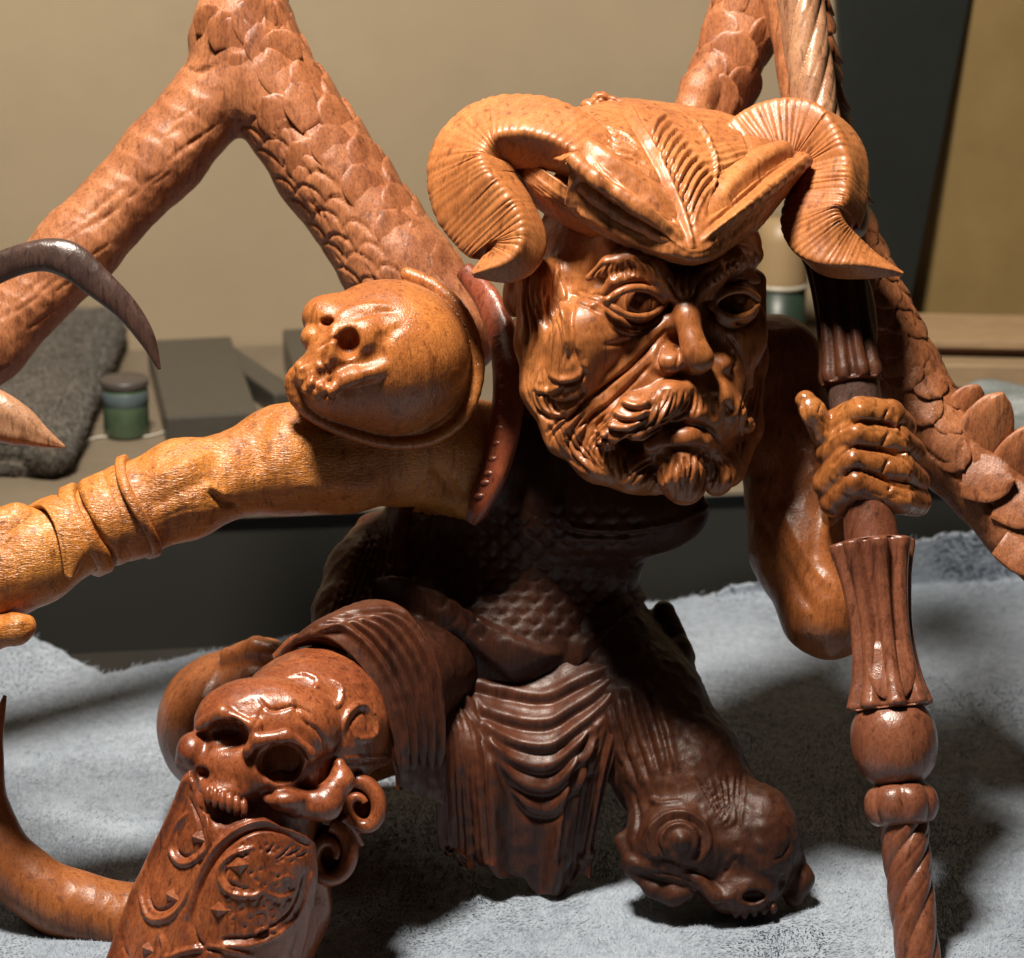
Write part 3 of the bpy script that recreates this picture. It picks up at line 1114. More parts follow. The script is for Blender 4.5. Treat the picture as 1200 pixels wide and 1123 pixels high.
def build_helmet():
    """leaf-shaped cap with a peak over the brow: rows run from the back of the skull to the under edge"""
    R = []
    R.append([hl(610, 300, -150), hl(640, 190, -165), hl(690, 150, -175), hl(740, 138, -180), hl(800, 145, -175), hl(860, 195, -165), hl(880, 300, -150)])
    R.append([hl(600, 210, -80), hl(640, 150, -85), hl(682, 126, -95), hl(732, 119, -100), hl(795, 125, -95), hl(862, 148, -85), hl(905, 220, -70)])
    R.append([hl(622, 180, 0), hl(648, 148, 2), hl(686, 127, 0), hl(733, 118, -5), hl(800, 126, 0), hl(872, 140, 0), hl(926, 164, 5)])
    R.append([hl(640, 184, 52), hl(660, 162, 56), hl(696, 147, 60), hl(752, 147, 66), hl(815, 149, 62), hl(882, 155, 58), hl(934, 172, 55)])
    R.append([hl(654, 186, 84), hl(674, 180, 100), hl(708, 179, 110), hl(778, 196, 122), hl(838, 186, 112), hl(895, 170, 100), hl(942, 177, 90)])
    R.append([hl(662, 184, 102), hl(682, 191, 116), hl(724, 214, 138), hl(800, 256, 162), hl(858, 226, 140), hl(906, 194, 116), hl(948, 182, 98)])
    R.append([hl(667, 183, 110), hl(690, 203, 128), hl(740, 238, 154), hl(812, 288, 180), hl(868, 250, 154), hl(914, 212, 126), hl(949, 187, 104)])
    R.append([hl(668, 190, 110), hl(692, 212, 127), hl(743, 248, 153), hl(813, 298, 182), hl(871, 259, 153), hl(916, 220, 125), hl(948, 194, 103)])
    R.append([hl(666, 214, 104), hl(692, 242, 118), hl(745, 276, 146), hl(814, 306, 178), hl(871, 276, 146), hl(912, 238, 118), hl(940, 206, 98)])
    R.append([hl(662, 240, 92), hl(690, 266, 104), hl(744, 294, 130), hl(812, 311, 158), hl(866, 289, 130), hl(904, 252, 104), hl(930, 216, 84)])
    A = loft(R, 270, 230)
    V, F = shell(A, 5.0, towards=(0, 1, 0.4))
    c = Carve(V, F)
    s, st = c.stroke, c.strands
    # the brim stands up as a rolled lip, with a valley behind it
    s([(684, 164), (712, 184), (754, 214), (796, 258)], 17, -13, taper=(.05, .3))
    s([(669, 184), (690, 203), (740, 239), (800, 280)], 8, 10, taper=(.02, .3))
    s([(924, 168), (894, 186), (858, 216), (828, 254)], 16, -12, taper=(.05, .3))
    s([(947, 186), (914, 211), (868, 249), (824, 282)], 8, 10, taper=(.02, .3))
    # hollow of the brow band, and its under bead
    s([(672, 214), (700, 236), (745, 264), (795, 288)], 12, -6, taper=(.1, .2))
    s([(676, 246), (700, 260), (745, 284), (795, 302)], 5, 4, taper=(.1, .2))
    s([(936, 206), (905, 236), (868, 264), (832, 288)], 10, -3, taper=(.1, .2))
    # midrib and the two leaf halves
    s([(735, 122), (752, 150), (775, 190), (797, 240), (812, 292)], 5, 5, taper=(.1, .05))
    s([(728, 128), (746, 156), (768, 194), (790, 242), (808, 288)], 3, -4)
    s([(742, 126), (762, 156), (786, 192), (806, 240), (815, 288)], 3, -4)
    st([(690, 130), (705, 142), (725, 150), (745, 165)], [(770, 258), (778, 262), (790, 268), (802, 278)], 14, 6.5, jit=.25)
    st([(778, 128), (768, 136), (762, 148), (760, 160)], [(846, 216), (834, 226), (822, 248), (814, 272)], 11, 6.5, jit=.25)
    s([(690, 128), (692, 165), (715, 205), (755, 245), (800, 282)], 4, 5)
    s([(682, 132), (684, 170), (708, 212), (750, 250)], 3, -4)
    s([(790, 124), (822, 150), (838, 185), (838, 215), (822, 260)], 3.5, 4)
    # ribbed right field
    st([(800, 128), (830, 130), (868, 135)], [(838, 235), (862, 225), (885, 205)], 13, 2.4, jit=.1)
    s([(862, 128), (872, 155), (884, 185)], 2.5, -4)
    # edge bead right, carved brow band
    s([(818, 286), (862, 250), (905, 212), (942, 186)], 4, 4, taper=(.1, .05))
    s([(822, 274), (862, 240), (900, 206), (930, 186)], 3, -3.5)
    s([(828, 262), (862, 232), (896, 204)], 3, 3)
    for i in range(11):
        t = i / 10
        x, y = 838 + 98 * t, 276 - 76 * t
        s([(x - 3, y - 8), (x + 4, y + 12)], 2.4, 2.0)
    c.noise(1.1, 16, 5).noise(0.6, 6, 6)
    return c.build('helmet', M['horn'], fig, BASE)


helmet = build_helmet()


def build_cap():
    """the close-fitting cap under the peak, its edge running from the temple to the brow"""
    f = Field()
    f.ell(HF.G(0, 84, -12), (134, 182, 141), fr=HF)
    q0, q1, q2 = HF.L(596, 214, -70), HF.L(752, 306, 136), HF.L(905, 272, 60)
    nn = np.cross(q1 - q0, q2 - q0)
    nn /= np.linalg.norm(nn)
    if nn[1] > 0:
        nn = -nn
    f.custom(lambda P: -((P - q0) @ nn), 3, True)
    c = f.mesh(3.0)
    c.noise(0.8, 10, 9)
    return c.build('helmet_cap', M['horn'], helmet, BASE)


build_cap()
# the band that runs from the temple under the horn to the peak
rows = [[hl(592, 162, 6), hl(620, 184, 52), hl(652, 206, 94), hl(686, 232, 112), hl(726, 262, 124)],
        [hl(586, 174, 2), hl(610, 202, 44), hl(644, 230, 84), hl(684, 255, 102), hl(730, 282, 118)],
        [hl(590, 188, -16), hl(610, 222, 22), hl(642, 248, 58), hl(690, 274, 82), hl(740, 295, 104)],
        [hl(602, 198, -46), hl(622, 232, -4), hl(652, 256, 36), hl(696, 278, 62), hl(746, 297, 84)]]
rows = [[q - HF.f * 24 + HF.r * 8 for q in row] for row in rows]
V, F = shell(loft(rows, 90, 40), 5, towards=(-0.3, 0, 1))
cb_ = Carve(V, F)
cb_.strands([(596, 176), (640, 216), (690, 250)], [(602, 198), (646, 240), (694, 268)], 4, 2.6).noise(1.0, 8, 15)
cb_.build('helmet_band', M['horn'], helmet, BASE)


def horn(path, radii, ref, twist, ribs, seed):
    n, k = 240, 56
    r = np.random.default_rng(seed)
    phs = np.cumsum(r.uniform(0.45, 1.6, 400))
    amp = r.uniform(0.4, 1.25, 400)
    skew = r.uniform(-0.5, 0.5, 400)

    def section(ph, s):
        q = s * ribs
        # rib index with uneven spacing
        w = np.interp(q.ravel(), phs - phs[0], np.arange(400)).reshape(q.shape)
        w = w + 0.35 * np.sin(ph * 1.3 + np.interp(w.ravel(), np.arange(400), skew).reshape(w.shape) * 5) * 0.5
        rib = np.abs(np.sin(w * math.pi)) ** 0.7 * np.interp(w.ravel(), np.arange(400), amp).reshape(w.shape)
        fade = np.clip((1 - s) / 0.12, 0, 1)
        flat = 0.12 + 0.88 * np.clip(np.sin(ph) * 1.6 - 0.3, 0, 1)             # strongest on the front face
        edge = 0.035 * np.exp(-(np.abs(np.cos(2 * (ph + 0.0))) / 0.25) ** 2)
        return 1 + 0.055 * (rib - 0.6) * fade * flat + 0.02 * np.sin(w * 0.37 + ph)
    V, F = sweep(path, n, k, radii, section, ref, twist, power=7.0)
    o = add_mesh('horn', to_world(V), split_caps(V, F), M['horn'], helmet, BASE)
    o.data.set_sharp_from_angle(angle=math.radians(50))
    return o


fk = Field()
for (x, y, z, r) in ((690, 124, 96, 10), (704, 116, 92, 11), (718, 120, 94, 9), (698, 128, 104, 8), (712, 127, 104, 8), (728, 122, 96, 7)):
    fk.ell(p3(x, y, z - 30), (r, r * 0.8, r), 4)
ck = fk.mesh(1.8)
ck.stroke([(692, 128), (704, 114), (716, 126)], 2.2, -3).stroke([(700, 132), (714, 116), (728, 124)], 2.2, -3)
ck.build('crest_knot', M['horn'], helmet, BASE)
horn([p3(712, 222, 178), p3(690, 182, 180), p3(642, 157, 164), p3(586, 158, 148), p3(553, 186, 148), p3(555, 224, 158), p3(580, 260, 168), p3(597, 288, 176), p3(588, 308, 184), p3(554, 322, 190)],
     [(20, 16), (30, 22), (37, 27), (41, 29), (45, 30), (47, 30), (45, 29), (37, 26), (25, 18), (3, 3)],
     [(-0.1, 0.9, 1), (-0.2, 0.7, 1), (-0.3, 0.5, 1), (-0.3, 0.3, 1), (-0.3, 0.1, 1), (-0.3, 0.3, 1), (-0.3, 0.5, 1), (-0.2, 0.6, 1), (0, 0.8, 1), (0.2, 1, 0.8)],
     lambda s: np.interp(s, [0, 0.3, 0.8, 1], [-0.2, -0.5, -0.5, -0.1]), 56, 3)
horn([p3(858, 172, 60), p3(898, 156, 46), p3(942, 160, 44), p3(970, 190, 54), p3(968, 232, 70), p3(960, 264, 84), p3(974, 290, 96), p3(1010, 308, 100), p3(1058, 321, 102)],
     [(22, 20), (32, 25), (38, 28), (41, 29), (42, 29), (38, 28), (30, 23), (18, 14), (2, 2)],
     [(0.2, 0.9, 0.8), (0, 0.8, 0.9), (-0.1, 0.5, 1), (-0.2, 0.1, 1), (-0.2, 0, 1), (-0.2, 0.2, 1), (-0.1, 0.6, 1), (0, 0.9, 0.7), (0, 1, 0.6)],
     lambda s: np.interp(s, [0, 0.3, 0.7, 1], [-0.2, -0.5, -0.4, 0]), 60, 4)

# ------------------------------------------------------------------ trunk, arms, legs


def P4(px, py, z, r):
    return [*p3(px, py, z), r]


def build_body():
    """trunk and both arms as one continuous carving"""
    f = Field()
    f.ell(p3(655, 560, -110), (150, 100, 95), 20)                       # chest
    f.ell(p3(700, 600, -60), (135, 62, 80), 40)                         # breast plate
    f.ell(p3(598, 655, -135), (158, 110, 92), 50)                       # belly
    f.ell(p3(590, 752, -130), (176, 92, 112), 50)
    f.ell(p3(480, 740, -70), (80, 56, 90), 30)                       # hips
    f.chain([P4(640, 420, -90, 62), P4(690, 520, -80, 95)], 40)         # neck
    # arm reaching out to the left
    f.chain([P4(545, 535, -40, 70), P4(480, 522, 0, 68), P4(400, 531, 34, 65), P4(335, 539, 56, 62), P4(272, 557, 78, 47)], 30, 14)
    f.chain([P4(272, 557, 78, 47), P4(215, 574, 94, 56), P4(150, 600, 108, 51), P4(85, 630, 122, 43), P4(40, 652, 130, 52), P4(-40, 690, 140, 56)], 14, 14)
    f.ell(p3(390, 548, 50), (70, 48, 40), 20)                           # biceps
    f.ell(p3(258, 570, 112), (22, 14, 16), 12)                          # elbow point
    # arm behind the staff
    f.chain([P4(820, 470, -120, 70), P4(905, 430, -110, 60), P4(925, 520, -90, 62), P4(945, 640, -60, 66), P4(972, 712, -30, 58)], 40, 16)
    f.chain([P4(972, 712, -30, 58), P4(1000, 650, -10, 42), P4(1010, 590, 14, 34)], 14, 12)
    c = f.mesh(3.5)
    s, st = c.stroke, c.strands
    s([(246, 574), (262, 590), (280, 594)], 4, -8)
    s([(238, 566), (252, 574), (268, 582)], 5, 5)
    s([(300, 585), (350, 592), (430, 590)], 8, -3)
    s([(318, 478), (300, 520), (296, 560)], 17, -4)
    s([(460, 560), (400, 570), (340, 566)], 16, 5)
    s([(450, 520), (400, 524), (350, 520)], 14, -2)
    s([(250, 530), (215, 545), (170, 566)], 13, 4)
    s([(255, 556), (215, 574), (170, 598)], 9, -3)
    s([(545, 600), (520, 560), (505, 545)], 10, -6)
    for i in range(9):                                                   # hair lines of the forearm
        y = 540 + i * 9
        s([(180, y + 22), (215, y + 8), (250, y + 4)], 2.5, 1.0)
    # scale shirt, rows of small lozenges
    for r in range(12):
        for q in range(11):
            x, y = 470 + q * 26 + (r % 2) * 13, 600 + r * 13
            if 470 < x < 745:
                s([(x - 10, y - 5), (x, y + 4), (x + 10, y - 5)], 3.0, -3.2)
    # plate under the chin
    s([(655, 585), (662, 612), (710, 622), (790, 612), (835, 590)], 4, 5, taper=(.05, .05))
    s([(655, 592), (660, 620), (712, 630), (790, 620)], 3, -4)
    s([(885, 600), (930, 680), (960, 730)], 9, -4)
    s([(910, 590), (950, 660), (985, 700)], 6, 3)
    # cloth gathered round the hips, folds running from the left hip to the front
    for i in range(9):
        t = i / 8
        s([(420 + 40 * t, 690 + 6 * t), (500 + 50 * t, 720 + 4 * t), (560 + 50 * t, 762 - 10 * t), (610 + 50 * t, 800 - 30 * t)], 5, 7, taper=(.1, .1))
        s([(760 - 20 * t, 680 + 50 * t), (720 - 14 * t, 720 + 40 * t), (670 - 6 * t, 756 + 30 * t)], 5, 6, taper=(.1, .1))
    c.noise(1.4, 34, 11).noise(0.3, 11, 12)
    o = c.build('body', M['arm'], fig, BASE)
    # the shirt and sash are stained darker than the bare arms, the head's shade coloured in
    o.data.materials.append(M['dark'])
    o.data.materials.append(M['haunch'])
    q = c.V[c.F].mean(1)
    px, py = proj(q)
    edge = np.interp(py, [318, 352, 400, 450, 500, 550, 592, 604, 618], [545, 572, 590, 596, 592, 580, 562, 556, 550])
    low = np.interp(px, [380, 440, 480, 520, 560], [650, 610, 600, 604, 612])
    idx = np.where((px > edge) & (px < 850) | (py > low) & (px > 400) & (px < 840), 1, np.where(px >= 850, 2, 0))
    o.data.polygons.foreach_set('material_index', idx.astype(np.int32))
    return o


body = build_body()
def build_pauldron():
    def p3(px, py, z):
        return globals()['p3'](px, py, z + 42)

    def P4(px, py, z, r):
        return [*p3(px, py, z), r]
    fr = Frame(p3(455, 428, 40), yaw=-38, pitch=-18, roll=0)
    L = fr.L
    f = Field()

    def q(px, py, lz, r):
        return [*L(px, py, lz), r]
    f.ell(p3(455, 420, 40), (94, 90, 92), 10)
    # rolled rim along the lower and right edge
    rim = [P4(356, 428, 96, 8), P4(342, 446, 92, 8), P4(350, 472, 84, 8), P4(381, 495, 72, 8), P4(425, 512, 62, 8), P4(465, 519, 52, 8), P4(508, 513, 46, 8), P4(542, 488, 42, 8),
           P4(559, 446, 36, 8), P4(556, 400, 30, 8), P4(538, 362, 24, 8), P4(508, 336, 16, 9), P4(478, 322, 6, 9)]
    inner = [[0.88 * (q[0]) + 0.12 * p3(455, 420, 40)[0], 0.88 * q[1] + 0.12 * p3(455, 420, 40)[1], q[2], 7] for q in rim]
    f.ell(p3(392, 456, 66), (46, 34, 40), 24)
    f.chain(rim, 5, 1, n=40)
    f.chain(inner, 10, 1, n=40)
    # skull face looking out to the left
    f.ell(p3(385, 372, 76), (30, 26, 40), 18)                           # brow, far side
    f.ell(p3(412, 400, 96), (36, 34, 42), 22)                           # cheek and brow, near side
    f.ell(p3(388, 418, 104), (26, 26, 36), 16)                          # snout
    f.ell(p3(374, 440, 112), (26, 22, 26), 10)                          # teeth
    f.ell(p3(367, 396, 98), (14, 15, 20), 4)
    f.ell(p3(383, 377, 122), (8, 5, 16), 3, sub=True)
    for (tx, ty, tz) in ((356, 440, 124), (366, 448, 132), (378, 454, 136), (390, 456, 136), (360, 454, 124), (372, 462, 130), (386, 466, 130), (352, 430, 116)):
        f.ell(p3(tx, ty, tz), (7, 8, 8), 2)                            # far cheekbone ball
    f.chain([P4(404, 446, 132, 11), P4(414, 442, 132, 10), P4(440, 434, 126, 9), P4(462, 420, 118, 8)], 8, 6)   # cheek bone
    f.ell(p3(428, 394, 112), (17, 22, 24), 14)
    f.chain([P4(393, 384, 128, 5), P4(390, 404, 136, 6), P4(388, 418, 138, 5)], 5, 3)
    f.ell(p3(408, 402, 140), (13, 17, 24), 5, sub=True)                 # nose side hollow
    f.chain([P4(424, 422, 141, 7), P4(446, 414, 140, 10), P4(451, 396, 139, 10), P4(464, 384, 134, 8), P4(482, 370, 126, 4)], 8, 4, True)  # eye socket sweep
    c = f.mesh(2.3)
    s = c.stroke
    s([(395, 372), (420, 360), (460, 358)], 6, 3)
    s([(410, 376), (440, 366), (470, 366)], 5, -2.5)
    s([(372, 410), (386, 398), (398, 396)], 3, -4)
    for i in range(6):
        s([(356 + i * 6, 428 + i), (358 + i * 6, 452 + i)], 2, -2.4)
    for i in range(26):
        x, y = rng.uniform(352, 388), rng.uniform(424, 462)
        c.bump(x, y, 4, 2.2)
    c.noise(0.25, 8, 21)
    return c.build('shoulder_guard', M['guard'], fig, BASE)


pauldron = build_pauldron()

# the strap round the armhole, with a row of beads
sp = [p3(545, 318, -70), p3(572, 352, -38), p3(590, 400, -8), p3(596, 450, 16), p3(592, 500, 28), p3(580, 550, 30), p3(562, 592, 24), p3(552, 612, 16)]
V, F = sweep(sp, 120, 28, [(12, 9), (16, 10), (18, 11), (19, 12), (19, 12), (17, 11), (14, 9), (7, 5)], None, [(-0.5, 0.2, 1)] * 3, power=2.6)
strap = add_mesh('shoulder_strap', to_world(V), split_caps(V, F), M['strap'], fig, BASE)
SPc = catmull(sp, 60)


def ball_mesh(name, seg=10, ring=7):
    vs, fs = [], []
    for i in range(ring + 1):
        a = math.pi * i / ring
        for j in range(seg):
            b = 2 * math.pi * j / seg
            vs.append((math.sin(a) * math.cos(b), math.sin(a) * math.sin(b), math.cos(a)))
    F = grid_faces(seg, ring + 1, True)
    me = bpy.data.meshes.new(name)
    me.from_pydata(vs, [], F.tolist())
    me.validate()
    me.polygons.foreach_set("use_smooth", np.ones(len(me.polygons), dtype=bool))
    return me


def place(me, name, pos, axes, scale, parent, mat=None):
    """instance of a shared mesh; pos and axes (rows x,y,z) in units"""
    o = bpy.data.objects.new(name, me)
    if mat is not None and not me.materials:
        me.materials.append(mat)
    col.objects.link(o)
    o.parent = parent
    A = dir_world(np.asarray(axes, float))
    w = to_world(np.asarray(pos, float)) - BASE
    Mx = Matrix(((A[0, 0], A[1, 0], A[2, 0], w[0]), (A[0, 1], A[1, 1], A[2, 1], w[1]), (A[0, 2], A[1, 2], A[2, 2], w[2]), (0, 0, 0, 1)))
    sc = np.asarray(scale, float) * S
    o.matrix_basis = Mx @ Matrix.Diagonal((sc[0], sc[1], sc[2], 1))
    return o


bead = ball_mesh('strap_bead')
for i in range(13):
    t = 16 + i * 2.7
    k = int(t)
    place(bead, 'bead', SPc[k] + np.array([-3, 0, 7]), np.eye(3), (9, 4.5, 5), strap, M['strap'])


# bands round the forearm
def ring(path_c, axis, ra, rb, w, name, mat, parent, ref=(0, 0, 1), n=64, thick=4, wob=0.0):
    ax = np.asarray(axis, float)
    ax /= np.linalg.norm(ax)
    r_ = np.asarray(ref, float)
    e1 = r_ - (r_ @ ax) * ax
    e1 /= np.linalg.norm(e1)
    e2 = np.cross(ax, e1)
    prof = [(-w, 0), (-w, thick * 0.7), (-w * 0.7, thick), (w * 0.7, thick), (w, thick * 0.7), (w, 0), (w, -6), (-w, -6)]
    a = np.linspace(0, 2 * math.pi, n, endpoint=False)
    V = []
    for t in a:
        d = e1 * math.cos(t) * ra + e2 * math.sin(t) * rb
        dn = d / np.linalg.norm(d)
        for (u, h) in prof:
            V.append(np.asarray(path_c) + d + dn * h + ax * (u + wob * math.sin(2 * t + 0.6)))
    k = len(prof)
    i = np.arange(n)[:, None]
    j = np.arange(k)[None]
    F = np.stack([i * k + j, i * k + (j + 1) % k, ((i + 1) % n) * k + (j + 1) % k, ((i + 1) % n) * k + j], -1).reshape(-1, 4)
    return add_mesh(name, to_world(np.array(V)), F, mat, parent, BASE)


axf = p3(85, 628, 122) - p3(215, 572, 94)
ring(p3(158, 595, 107), axf + np.array([0, 14, 0]), 54, 53, 6, 'arm_band', M['arm'], body, thick=8, wob=7)
ring(p3(128, 608, 113), axf, 48, 48, 17, 'arm_band', M['arm'], body, thick=5, wob=4)
ring(p3(98, 622, 119), axf, 46, 46, 10, 'arm_band', M['arm'], body, thick=9, wob=6)


# left hand, cut by the picture edge: a closed fist with the thumb below
def build_left_hand():
    f = Field()
    f.chain([P4(50, 646, 128, 46), P4(10, 664, 134, 54), P4(-40, 684, 138, 54)], 14, 12)
    f.chain([P4(20, 612, 150, 22), P4(-20, 625, 162, 22), P4(-50, 655, 165, 20)], 8, 6)
    for i in range(4):
        x = -52 - i * 4
        f.chain([P4(-30, 640 + i * 26, 150, 20), P4(x - 25, 650 + i * 26, 175, 18), P4(x - 25, 670 + i * 24, 140, 16)], 6, 6)
    f.chain([P4(-50, 740, 160, 20), P4(-8, 742, 172, 18), P4(20, 737, 176, 17), P4(32, 733, 174, 10)], 6, 8)
    c = f.mesh(3.2)
    s = c.stroke
    s([(0, 645), (24, 632), (46, 620)], 4, -6)
    s([(60, 600), (78, 625), (92, 660)], 4, -4)
    s([(2, 735), (18, 730), (32, 728)], 3, 2.5)
    c.noise(1.0, 10, 31)
    return c.build('hand', M['arm'], fig, BASE)


build_left_hand()
# cuff flap over the back of the hand
rows = [[p3(28, 596, 130), p3(48, 592, 160), p3(62, 612, 176), p3(70, 640, 180), p3(76, 676, 170)],
        [p3(44, 586, 126), p3(64, 586, 158), p3(82, 608, 174), p3(92, 642, 176), p3(84, 680, 168)],
        [p3(60, 580, 122), p3(84, 582, 152), p3(104, 604, 166), p3(112, 636, 166), p3(92, 668, 160)]]
V, F = shell(loft(rows, 40, 30), 5, towards=(0, 0, 1))
add_mesh('cuff', to_world(V), F, M['arm'], body, BASE)


def build_right_hand():
    """fist closed round the staff: four fingers stacked, each with two bent joints, thumb on the near side"""
    f = Field()
    f.ell(p3(1012, 540, 30), (44, 62, 40), 10)
    f.chain([P4(1000, 600, 0, 38), P4(1008, 560, 16, 44)], 14)
    rowsf = [((978, 498), (1008, 484), (1042, 486), (1058, 500)),
             ((974, 530), (1002, 510), (1048, 515), (1068, 530)),
             ((972, 566), (998, 540), (1052, 548), (1072, 564)),
             ((980, 588), (1002, 566), (1054, 584), (1074, 588))]
    for i, (a, b, c_, d_) in enumerate(rowsf):
        r = (19, 20, 20.5, 20)[i]
        f.chain([P4(*a, 62, r - 1), P4(*b, 88, r), P4(*c_, 76, r - 1), P4(*d_, 44, r - 3)], 3, 2)
    f.chain([P4(990, 520, 40, 18), P4(966, 506, 66, 17), P4(952, 482, 78, 15), P4(944, 470, 76, 12)], 5, 3)
    f.ell(p3(972, 580, 50), (14, 20, 18), 5)
    c = f.mesh(2.1)
    s = c.stroke
    for i, (a, b, c_, d_) in enumerate(rowsf):
        m = ((b[0] + c_[0]) / 2 + 12, (b[1] + c_[1]) / 2)
        s([(m[0] + 6, m[1] - 8), (m[0] - 6, m[1] + 14)], 2.4, -3.5)          # joint crease
        s([(d_[0] - 8, d_[1] - 12), (d_[0] - 6, d_[1] + 8)], 2.6, 3)          # nail edge
        c.bump(b[0] + 2, b[1] - 4, 9, 3)
        if i:
            s([(a[0] - 2, a[1] - 15), (b[0], b[1] - 15), (c_[0], c_[1] - 15), (d_[0], d_[1] - 14)], 2.6, -5)
    s([(938, 470), (942, 488), (952, 502)], 2.6, 4)
    s([(964, 470), (960, 486), (968, 500)], 2.0, -2.5)
    s([(972, 520), (982, 508), (986, 498)], 2.4, 3)
    for i in range(14):
        x, y = rng.uniform(990, 1050), rng.uniform(480, 590)
        s([(x, y), (x + 16, y + rng.uniform(2, 8))], 1.7, -1.2)
    c.noise(0.7, 7, 41)
    return c.build('hand', M['fist'], fig, BASE)


build_right_hand()


def build_left_leg():
    """bent leg in front: thigh, knee and the shin down to the foot on the cloth"""
    f = Field()
    f.chain([P4(500, 770, -70, 76), P4(430, 812, 40, 80), P4(362, 852, 130, 80), P4(322, 880, 170, 72)], 20, 20)
    f.chain([P4(318, 890, 166, 66), P4(290, 985, 166, 74), P4(262, 1080, 174, 74), P4(240, 1150, 184, 66), P4(225, 1210, 200, 56)], 20, 20)
    f.ell(p3(205, 1235, 250), (70, 40, 90), 30)
    f.ell(p3(420, 946, 150), (24, 30, 14), 6)                              # backs of the scrolls
    f.ell(p3(384, 1002, 160), (25, 32, 14), 6)
    f.chain([P4(330, 940, 120, 52), P4(330, 1060, 130, 52), P4(300, 1190, 150, 46)], 20, 20)     # calf
    c = f.mesh(3.0)
    s, st = c.stroke, c.strands
    # thigh plate: scroll, rim, groove
    s([(398, 862), (408, 836), (425, 826), (440, 842), (438, 862), (422, 866), (414, 858)], 3.2, 5, taper=(.1, .15))
    s([(404, 868), (414, 844), (425, 834), (432, 846), (430, 858)], 2.6, -3.5)
    s([(385, 812), (372, 806), (368, 820), (382, 830), (398, 824), (400, 806), (386, 794)], 2.8, 4, taper=(.1, .15))
    s([(400, 890), (435, 888), (470, 886)], 2.6, 4, taper=(.1, .1))
    s([(400, 895), (435, 894), (470, 893)], 2.4, -4, taper=(.1, .1))
    s([(330, 795), (355, 790), (372, 798), (365, 810), (345, 808)], 2.6, 3.5)
    s([(305, 815), (325, 800), (350, 815), (340, 835)], 2.6, 3)
    s([(410, 800), (430, 805), (445, 825)], 2.4, 2.5)
    s([(375, 845), (388, 860), (392, 880)], 3, -4)
    c.noise(0.45, 7, 51).noise(0.8, 24, 52)
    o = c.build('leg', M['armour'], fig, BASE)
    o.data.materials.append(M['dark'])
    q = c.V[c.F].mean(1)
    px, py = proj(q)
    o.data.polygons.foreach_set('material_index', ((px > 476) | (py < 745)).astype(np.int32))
    return o


lleg = build_left_leg()


def build_knee_skull():
    """skull with a tilted eye line: sockets, nasal hole, cheek bones and upper teeth"""
    f = Field()
    f.ell(p3(322, 852, 200), (74, 54, 52), 10)                            # cranium
    f.ell(p3(290, 846, 204), (58, 44, 46), 18)
    f.ell(p3(290, 900, 232), (60, 36, 32), 14)                            # face
    f.ell(p3(266, 926, 242), (30, 16, 26), 9)                             # upper jaw
    f.ell(p3(226, 880, 226), (18, 20, 24), 8)                             # left cheek bone
    f.ell(p3(216, 892, 222), (10, 12, 14), 4)
    f.ell(p3(334, 936, 240), (24, 14, 24), 8)                             # right cheek bone
    f.chain([P4(346, 944, 232, 14), P4(380, 942, 226, 18), P4(400, 915, 214, 13), P4(398, 896, 208, 7)], 8, 8)
    f.chain([P4(236, 850, 238, 7), P4(262, 836, 256, 9), P4(290, 850, 264, 8)], 7, 5)         # brow ridges
    f.chain([P4(303, 868, 266, 8), P4(334, 864, 262, 9), P4(362, 884, 246, 8)], 7, 5)
    f.chain([P4(298, 850, 260, 8), P4(291, 878, 266, 6)], 6, 6)
    f.ell(p3(264, 862, 268), (25, 19, 32), 5, sub=True)
    f.ell(p3(331, 895, 262), (28, 24, 34), 5, sub=True)
    f.chain([P4(287, 888, 276, 4), P4(274, 910, 280, 8)], 3, 2, True)
    f.chain([P4(288, 888, 276, 4), P4(290, 914, 280, 8)], 3, 2, True)
    f.cone(p3(287, 882, 262), p3(281, 914, 258), 2.2, 2.2, 3)
    f.ell(p3(262, 872, 240), (14, 8, 9), 6)                               # floor of the sockets
    f.ell(p3(328, 912, 236), (16, 9, 10), 6)
    f.ell(p3(312, 930, 262), (9, 6, 10), 4, sub=True)
    f.ell(p3(236, 908, 254), (8, 8, 12), 4, sub=True)
    for i in range(6):
        x, y = 244 + i * 8.4, 932 + i * 3.2
        f.ell(p3(x, y, 270 - abs(i - 2) * 3), (4.6, 11, 7), 0.8)
    f.chain([P4(234, 948, 268, 4), P4(262, 954, 276, 4.5), P4(292, 962, 268, 4.5)], 3, 2, True)
    c = f.mesh(1.9)
    s = c.stroke
    s([(241, 858), (248, 846), (266, 841), (284, 850)], 2.6, 3.0)
    s([(305, 884), (316, 874), (334, 871), (354, 884)], 2.6, 3.0)
    s([(306, 905), (320, 920), (342, 918), (356, 902)], 3.5, 3)
    s([(300, 815), (318, 832), (345, 828), (366, 838)], 2.4, -3)
    s([(345, 820), (352, 842), (372, 856)], 2.4, -3)
    s([(366, 850), (380, 868), (384, 890)], 2.6, -4)
    s([(310, 826), (304, 840), (298, 852)], 2.2, -2)
    s([(352, 905), (368, 912), (386, 904)], 3, -4)
    for i in range(8):
        c.bump(rng.uniform(290, 380), rng.uniform(812, 860), rng.uniform(6, 11), rng.uniform(-1.5, 1.0))
    c.noise(0.35, 7, 55).noise(0.7, 18, 56)
    return c.build('knee_skull', M['armour'], lleg, BASE)


build_knee_skull()


def pyramid_mesh():
    me = bpy.data.meshes.new('stud')
    me.from_pydata([(-1, -1, -.4), (1, -1, -.4), (1, 1, -.4), (-1, 1, -.4), (0.05, 0.1, 1)], [], [[3, 2, 1, 0], [0, 1, 4], [1, 2, 4], [2, 3, 4], [3, 0, 4]])
    me.materials.append(M['armour'])
    return me


stud = pyramid_mesh()


